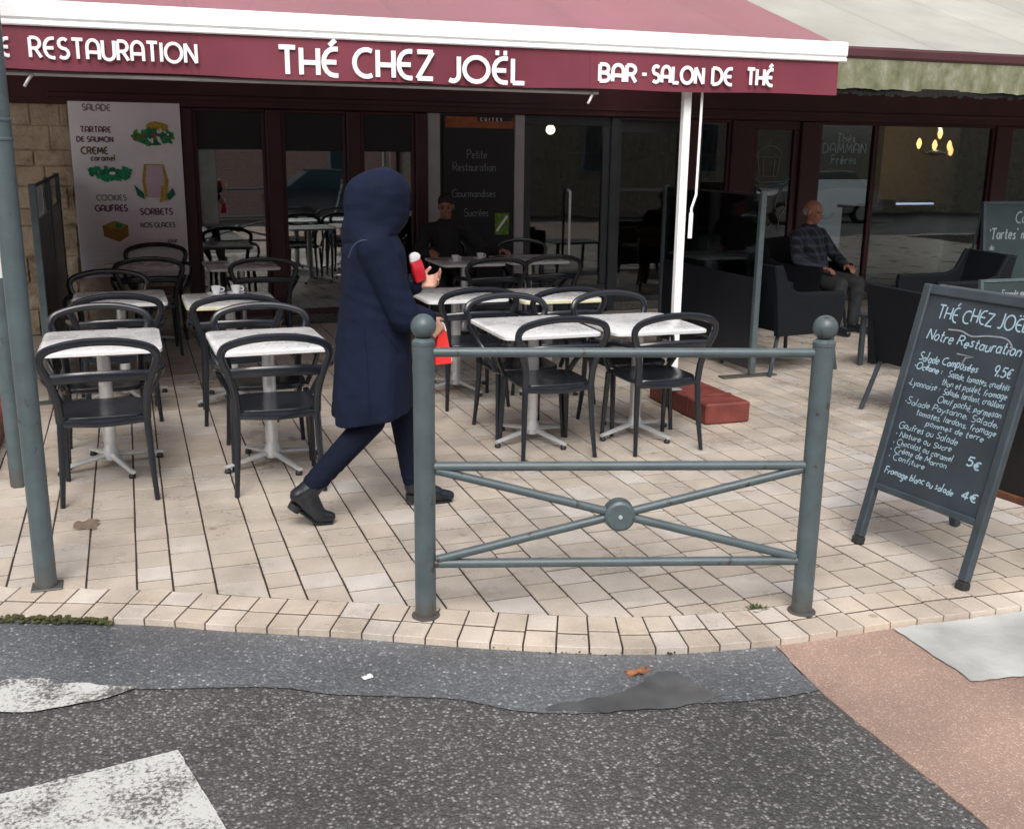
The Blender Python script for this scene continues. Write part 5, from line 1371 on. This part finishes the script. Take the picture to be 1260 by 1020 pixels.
# coat
c = MB()
secs = [(.530, 1.062, .200, .255), (.62, 1.066, .193, .25), (.80, 1.074, .180, .232), (.95, 1.082, .168, .212), (1.10, 1.088, .158, .205), (1.22, 1.085, .152, .208), (1.32, 1.082, .150, .195), (1.385, 1.078, .125, .145), (1.43, 1.085, .088, .098)]
rings = []
for z, cx, hx, hy in secs:
    r = []
    for i in range(40):
        a = 2 * pi * i / 40; fold = 1 + (.042 * sin(5 * a + z * 3) + .022 * sin(9 * a + 1)) * max(0, (1.05 - z)) / .55
        zz = z + (.03 * cos(a - .3) if z < .54 else 0) + (.012 * sin(3 * a) if z < .54 else 0)
        r.append(V3((cx + hx * cos(a) * fold + (.02 * sin(a) if z < .7 else 0), 4.985 + hy * sin(a) * fold, zz)))
    rings.append(r)
c.ring_loft(rings)
for s_ in 'rl':
    c.cap(J['s' + s_] + V3((0, 0, .02)), J['e' + s_], .084, .076); c.cap(J['e' + s_], J['w' + s_] - (J['w' + s_] - J['e' + s_]).normalized() * .02, .074, .056)
    c.cap(J['chest'] + V3((0, 0, .03)), J['s' + s_] + V3((0, 0, .02)), .10, .082)
m_ = remeshed(c, .0085, 5)
for i, v in enumerate(m_.v):
    p = V3(v); d_ = .012 * noise.noise(V3((p.x * 8, p.y * 8, p.z * 2.2))) + .004 * noise.noise(p * 18)
    if 1.0 < p.z < 1.2: d_ += .004 * sin(p.z * 95 + p.x * 20) * noise.noise(p * 5)
    r = V3((p.x - 1.08, p.y - 4.985, 0)); L = max(r.length, 1e-4); m_.v[i] = tuple(p + r / L * d_)
coat = m_.build('coat', M['navy'], t, smooth=60)
def skin_pts(x0, x1, z0, z1, n_=14):
    out = []
    for i in range(n_ + 1):
        x, z = x0 + (x1 - x0) * i / n_, z0 + (z1 - z0) * i / n_
        c_ = [V3(v) for v in m_.v if abs(v[0] - x) < .012 and abs(v[2] - z) < .012 and v[1] < 4.95]
        if c_: out.append(min(c_, key=lambda q: q.y) + V3((0, -.001, 0)))
    return out
for a_ in ((1.07, 1.17, .985, .86), (.99, .985, .56, 1.0)):
    q_ = skin_pts(a_[0], a_[1], a_[2], a_[3])
    if len(q_) > 3: MB().tube(spline(q_, 2), .0035, 5).build('pocket_seam' if a_[0] == 1.07 else 'side_seam', M['navy'], coat)
g = MB().tube(spline([(1.105, 4.735, 1.25), (1.06, 4.73, 1.355), (1.0, 4.75, 1.385), (.955, 4.79, 1.36), (.935, 4.83, 1.30)], 5), .004, 6); g.build('shoulder_seam', M['navy_light'], coat)
MB().lathe([(.052, -.004), (.055, .012), (.05, .03)], (0, 0, 0), 16, T=Matrix.Translation(J['wl'] - (J['wl'] - J['el']).normalized() * .03) @ (J['wl'] - J['el']).to_track_quat('Z', 'Y').to_matrix().to_4x4()).build('cuff', M['black_matt'], coat)
# hood: shell open at the front
h = MB(); rings = []
for z, cx, hx, hy in ((1.345, 1.045, .10, .15), (1.385, 1.07, .135, .15), (1.425, 1.09, .152, .138), (1.47, 1.105, .160, .130), (1.53, 1.114, .164, .130), (1.58, 1.113, .160, .131), (1.62, 1.110, .148, .124), (1.655, 1.108, .122, .104), (1.678, 1.106, .088, .076), (1.692, 1.105, .045, .04)):
    rings.append([V3((cx + hx * cos(2 * pi * i / 36) * (1 + .012 * sin(6 * pi * i / 18 + z * 20)), 4.988 + hy * sin(2 * pi * i / 36), z + .012 * cos(2 * pi * i / 36))) for i in range(36)])
h.ring_loft(rings)
hm = remeshed(h, .009, 4); fs = []
for f in hm.f:
    ctr = sum((V3(hm.v[i]) for i in f), V3()) / len(f)
    front = (ctr.x - 1.232) - .25 * abs(ctr.y - 4.99)
    if front > 0 and 1.385 < ctr.z < 1.655: continue
    fs.append(f)
hm.f = fs; hm.mi = [0] * len(fs)
for i, v in enumerate(hm.v):
    p = V3(v); hm.v[i] = tuple(p + (p - V3((1.11, 4.99, 1.53))).normalized() * (.005 * noise.noise(p * 13) + .004 * noise.noise(V3((p.x * 6, p.y * 6, p.z * 25)))))
ho = hm.build('hood', M['navy'], t, smooth=60); sm_ = ho.modifiers.new('thickness', 'SOLIDIFY'); sm_.thickness = .012; sm_.offset = -1
# trousers and boots
g = MB(); g.cap(J['hip'] + V3((0, 0, -.05)), J['hip'] + V3((0, 0, .05)), .13, .13)
for s_, y in (('r', -.08), ('l', .08)):
    k_, a_ = J['k' + s_], J['a' + s_]; g.cap(J['hip'] + V3((0, y, -.03)), k_, .098, .070); g.cap(k_, a_ + (k_ - a_).normalized() * .05, .070, .055)
m_ = remeshed(g, .008, 3)
for i, v in enumerate(m_.v):
    p = V3(v); k = max(0, (.34 - p.z)) * 5; m_.v[i] = (p.x, p.y, p.z + .006 * k * sin(p.z * 150 + p.x * 30)) if p.z < .34 else v
m_.build('trousers', M['trouser'], t, smooth=60)
def boot(ank, heel, ball_, toe, hl):
    """ankle boot along heel -> ball -> toe"""
    g = MB(); ank, heel, ball_, toe = map(V3, (ank, heel, ball_, toe))
    g.cap(ank + (ank - heel).normalized() * .05, ank, .052, .050); g.cap(ank, heel + V3((.02, 0, .03)), .048, .042); g.cap(ank, ball_ + V3((0, 0, .012)), .046, .040)
    g.cap(heel + V3((.02, 0, .02)), ball_, .038, .036); g.cap(ball_, toe, .039, .028)
    o = remeshed(g, .006, 3).build('boot', M['boot'], t, smooth=60)
    d_ = (ball_ - heel).normalized(); up_ = (ank - heel); up_ = (up_ - d_ * up_.dot(d_)).normalized()
    a0 = heel - up_ * .018 + d_ * .005; MB().tube([a0 + d_ * .012 + up_ * .01, a0 + d_ * .012 - up_ * hl], [.036, .031], 12).build('heel', M['black_matt'], o)
    MB().tube([heel - up_ * .024 + d_ * .03, ball_ - up_ * .034, toe + V3((.01, 0, -.026)) * 1], [.03, .036, .026], 10, flat=(.22, 1), up=up_).build('sole', M['black_matt'], o)
boot(J['ar'], (.655, 4.905, .128), (.765, 4.905, .046), (.825, 4.905, .033), .022)
boot(J['al'], (1.262, 5.055, .066), (1.40, 5.045, .042), (1.472, 5.042, .034), .026)

# things in her hands
t = thing('packet', 'small red packet with a white torn top held upright in the walking person\'s hand', 'packet', (1.33, 5.08, 1.15))
c0 = V3((1.328, 5.085, 1.20)); T = Matrix.Translation(c0) @ Matrix.Rotation(radians(-16), 4, 'Y') @ Matrix.Rotation(radians(20), 4, 'Z')
mb = MB(); rings = []
for z, hx, hy in ((-.055, .030, .006), (-.045, .034, .016), (0, .036, .022), (.04, .034, .016), (.055, .033, .008)): rings.append([T @ V3((x + .002 * sin(z * 200), y, z)) for x, y in superell(hx, hy, 20, 3)])
mb.ring_loft(rings); mb.build('wrapper', M['red'], t)
mb = MB(); rings = []
for z, hx, hy in ((.053, .030, .010), (.068, .033, .014), (.085, .026, .012), (.094, .012, .008)): rings.append([T @ V3((x + .004 * sin(z * 300), y, z)) for x, y in superell(hx, hy, 16, 2.4)])
mb.ring_loft(rings); mb.build('torn_top', M['white_paper'], t)
t = thing('shopping_bag', 'small red paper bag with a white side hanging from the walking person\'s hand', 'bag', (1.392, 4.90, .77))
mb = MB(); T = Matrix.Translation((1.392, 4.90, 0)) @ Matrix.Rotation(radians(10), 4, 'Z')
for a in (0,): mb.ring_loft([[T @ V3((x, y, z)) for x, y in ((-.038 * k, -.025 * k), (.038 * k, -.025 * k), (.038 * k, .025 * k), (-.038 * k, .025 * k))] for z, k in ((.77, 1.15), (.80, 1.12), (.93, .55))])
mb.build('body', M['red_bag'], t, smooth=0)
MB().box(.036, .048, -.026, .026, .775, .81, .002, T=T).build('side', M['white_paper'], t)
MB().tube(spline([T @ V3((-.028, 0, .925)), T @ V3((-.018, 0, .965)), T @ V3((.012, 0, .965)), T @ V3((.026, 0, .925))], 4), .004, 6).build('handle', M['white_paper'], t)

# --- seated figures
def seated(loc, yaw, label, skin, top, bottom, hairm, style, headR, arms, lean=.06, seat=.47):
    t = thing('person', label, 'person', loc); RZ = Matrix.Rotation(radians(yaw), 3, 'Z'); L0_ = V3(loc)
    P = lambda x, y, z: L0_ + RZ @ V3((x, y, z))
    hip, ch, nk, hd = P(0, 0, seat + .10), P(-lean, 0, seat + .48), P(-lean + .01, 0, seat + .60), P(-lean + .04, 0, seat + .735)
    HR = RZ @ headR
    b = MB(); b.cap(hip, ch, .14, .14); b.cap(ch, nk, .11, .058); b.cap(nk, hd, .055, .056); head_geo(b, hd, HR)
    c = MB(); c.cap(hip, P(-lean * .4, 0, seat + .25), .165, .165); c.cap(P(-lean * .4, 0, seat + .25), ch, .165, .150); c.cap(ch, nk - RZ @ V3((0, 0, .02)), .125, .07)
    q = MB(); q.cap(P(-.04, 0, seat + .07), P(.02, 0, seat + .08), .135, .13); sh = MB()
    for y in (-1, 1):
        k_, a_ = P(.44, y * .14, seat + .055), P(.42, y * .15, .09)
        b.cap(P(0, y * .09, seat + .08), k_, .085, .058); b.cap(k_, a_, .056, .040); b.cap(a_, a_ + RZ @ V3((.12, y * .01, -.05)), .030, .018)
        q.cap(P(0, y * .09, seat + .08), k_, .100, .076); q.cap(k_, a_ + V3((0, 0, .03)), .074, .06)
        sh.cap(a_ + V3((0, 0, .03)), a_ + RZ @ V3((-.02, 0, -.05)), .05, .042); sh.cap(a_ + V3((0, 0, -.03)), a_ + RZ @ V3((.17, y * .02, -.055)), .045, .034)
        s_ = P(-lean, y * .19, seat + .50); e_, w_, f_, pn_ = arms[0 if y < 0 else 1]; e_, w_ = P(*e_), P(*w_)
        b.cap(ch, s_, .08, .06); b.cap(s_, e_, .052, .042); b.cap(e_, w_, .042, .027); hand_geo(b, w_, RZ @ V3(f_), RZ @ V3(pn_), RZ @ V3((0, -y, .4)), .7)
        c.cap(ch + V3((0, 0, .02)), s_, .10, .078); c.cap(s_, e_, .075, .062); c.cap(e_, w_, .062, .044)
    remeshed(b, .0058, 2).build('body', skin, t, smooth=60)
    def wrinkle(m_):
        for i, v in enumerate(m_.v):
            p = V3(v); m_.v[i] = tuple(p + V3((noise.noise(p * 14), noise.noise(p * 14 + V3((9, 0, 0))), .4 * noise.noise(p * 20))) * .006)
        return m_
    wrinkle(remeshed(c, .009, 4)).build('shirt' if top == M['check'] else 'jacket', top, t, smooth=60)
    wrinkle(remeshed(q, .010, 3)).build('trousers', bottom, t, smooth=60); remeshed(sh, .008, 2).build('shoes', M['boot'], t, smooth=60)
    face_bits(t, None, hd, HR, 1.0, hairm, style)
    return t
HD = Matrix.Rotation(radians(14), 3, 'Y')
seated((3.02, 10.42, 0), -98, 'person in black sitting behind a cafe table in front of the wall blackboard', M['skin_tan'], M['jacket_black'], M['jacket_black'], M['hair'], 'short',
       Matrix.Rotation(radians(-12), 3, 'Z') @ HD, [((.10, -.30, .74), (.36, -.20, .80), (1, .1, -.05), (0, 0, -1)), ((.08, .38, .76), (.30, .50, .80), (.8, .5, -.05), (0, 0, -1))])
seated((6.64, 9.28, 0), -72, 'older person in a dark check shirt sitting in a woven armchair on the right', M['skin_tan'], M['check'], M['jeans'], M['hair_grey'], 'bald',
       Matrix.Rotation(radians(10), 3, 'Z') @ Matrix.Rotation(radians(8), 3, 'Y'), [((.02, -.31, .74), (.24, -.20, .66), (1, .3, -.1), (0, 0, -1)), ((.02, .31, .74), (.24, .20, .66), (1, -.3, -.1), (0, 0, -1))], lean=.10, seat=.45)

# ================================================================== LITTLE THINGS ON THE GROUND
mb = MB(); c0 = V3((1.60, 3.094, ROAD_Z + .012)); L = []
for i in range(20):
    a = 2 * pi * i / 20; r = .030 + .016 * (1 if i % 4 == 0 else -.3 * (i % 2)); L.append(c0 + V3((r * 1.35 * cos(a), r * .8 * sin(a), .006 * sin(3 * a))))
mb.add([c0 + V3((0, 0, .006))] + L, [(0, i + 1, (i + 1) % 20 + 1) for i in range(20)])
mb.tube([c0 + V3((.03, .01, .003)), c0 + V3((.07, .025, .006))], .0018, 5)
tag(mb.build('dead_leaf', M['leaf'], smooth=0), 'orange brown dead leaf lying by the puddle', 'leaf')
mb = MB(); T = Matrix.Translation((.679, 3.361, ROAD_Z + .0115)) @ Matrix.Rotation(radians(15), 4, 'Z')
mb.box(-.018, .018, -.011, .011, -.003, .001, .001, T=T); mb.box(.004, .017, -.010, .010, .001, .005, .001, T=T)
tag(mb.build('paper_scrap', M['white_paper'], smooth=0), 'tiny white scrap of paper on the grey asphalt strip', 'litter')
mb = MB()
for i in range(60):
    a = random.uniform(0, 2 * pi); r = random.uniform(0, .028); p = V3((2.283 + r * 1.5 * cos(a), 3.386 + r * sin(a), .001)); b_ = random.uniform(.008, .022)
    q = p + V3((cos(a) * b_, sin(a) * b_, random.uniform(.004, .012))); sd = V3((-sin(a), cos(a), 0)) * .004
    mb.add([p - sd, p + sd, q], [(0, 1, 2)])
tag(mb.build('weed_tuft', M['weed'], smooth=0), 'small weed tuft growing in a paving joint at the foot of the right barrier post', 'weed')

# ================================================================== THE OTHER SIDE OF THE STREET (seen in the window reflections)
gz = road_z(-14)
t = thing('brick_house', 'red brick house across the street mirrored in the cafe windows', 'house', (4, -15, gz)); t['kind'] = 'structure'
MB().box(-22, 9, -22, -15.5, gz, 9, 0).build('wall', M['brick'], t, smooth=0)
MB().box(9.2, 40, -22, -15.2, gz, 7.5, 0).build('stone_wing', M['stone'], t, smooth=0)
for x in (-12, -7.5, -3, 1.5, 6.6, 12, 16, 20.5, 25):
    for z in (.9, 4.2):
        w = MB().box(x, x + 1.2, -15.5 if x < 9 else -15.2, -15.42 if x < 9 else -15.1, z, z + 1.9, .02).build('window', M['off_white'], t)
        MB().box(x + .1, x + 1.1, -15.44 if x < 9 else -15.14, -15.40 if x < 9 else -15.08, z + .1, z + 1.8).build('pane', M['car_glass'], w, smooth=0)
def car(x, y, m, label, rz):
    z = road_z(y); t = thing('parked_car', label, 'car', (x, y, z)); T = Matrix.Translation((x, y, z)) @ Matrix.Rotation(radians(rz), 4, 'Z'); mb = MB()
    side = [(-2.1, .35), (-2.12, .75), (-1.95, .95), (-1.2, 1.02), (1.0, .98), (1.9, .82), (2.12, .62), (2.1, .32)]
    W2 = .86
    mb.ring_loft([[T @ V3((px * k, w, pz)) for px, pz in side] for w, k in ((-W2, .97), (-W2 + .06, 1), (W2 - .06, 1), (W2, .97))]); mb.f = [f[::-1] for f in mb.f]
    mb.build('body', m, t)
    cab = [(-1.85, .97), (-1.25, 1.42), (.1, 1.46), (.95, .98)]
    g = MB(); g.ring_loft([[T @ V3((px * k, w, pz)) for px, pz in cab] for w, k in ((-.76, 1), (-.62, .93), (.62, .93), (.76, 1))][1:3]); g.f = [f[::-1] for f in g.f]; g.build('cabin_glass', M['car_glass'], t)
    g = MB(); g.box(-1.12, .12, -.63, .63, 1.425, 1.475, .02, T=T); g.box(-1.75, -1.6, -.62, .62, 1.0, 1.06, .01, T=T); g.build('roof', m, t)
    for wx in (-1.3, 1.3):
        for wy in (-.80, .80):
            g = MB(); RT = T @ Matrix.Translation((wx, wy, .31)) @ Matrix.Rotation(pi / 2, 4, 'X'); g.lathe([(.20, -.09), (.30, -.09), (.31, 0), (.30, .09), (.20, .09)], (0, 0, 0), 20, T=RT); wv = g.build('wheel', M['rubber'], t)
            g = MB(); g.lathe([(.01, -.095), (.19, -.092), (.19, .092), (.01, .095)], (0, 0, 0), 16, T=RT); g.build('rim', M['alu'], wv)
car(5.2, -4.2, M['car_blue'], 'dark blue parked car across the street mirrored in the window left of the woman', 0)
car(-.6, -4.4, M['car_white'], 'silver parked car across the street mirrored in the leftmost window', 0)
car(18.2, -4.2, M['car_white'], 'silver parked car across the street mirrored beside the tea lettering', 180)
print('verts', sum(len(o.data.vertices) for o in bpy.data.objects if o.type == 'MESH'), 'objects', len(bpy.data.objects))
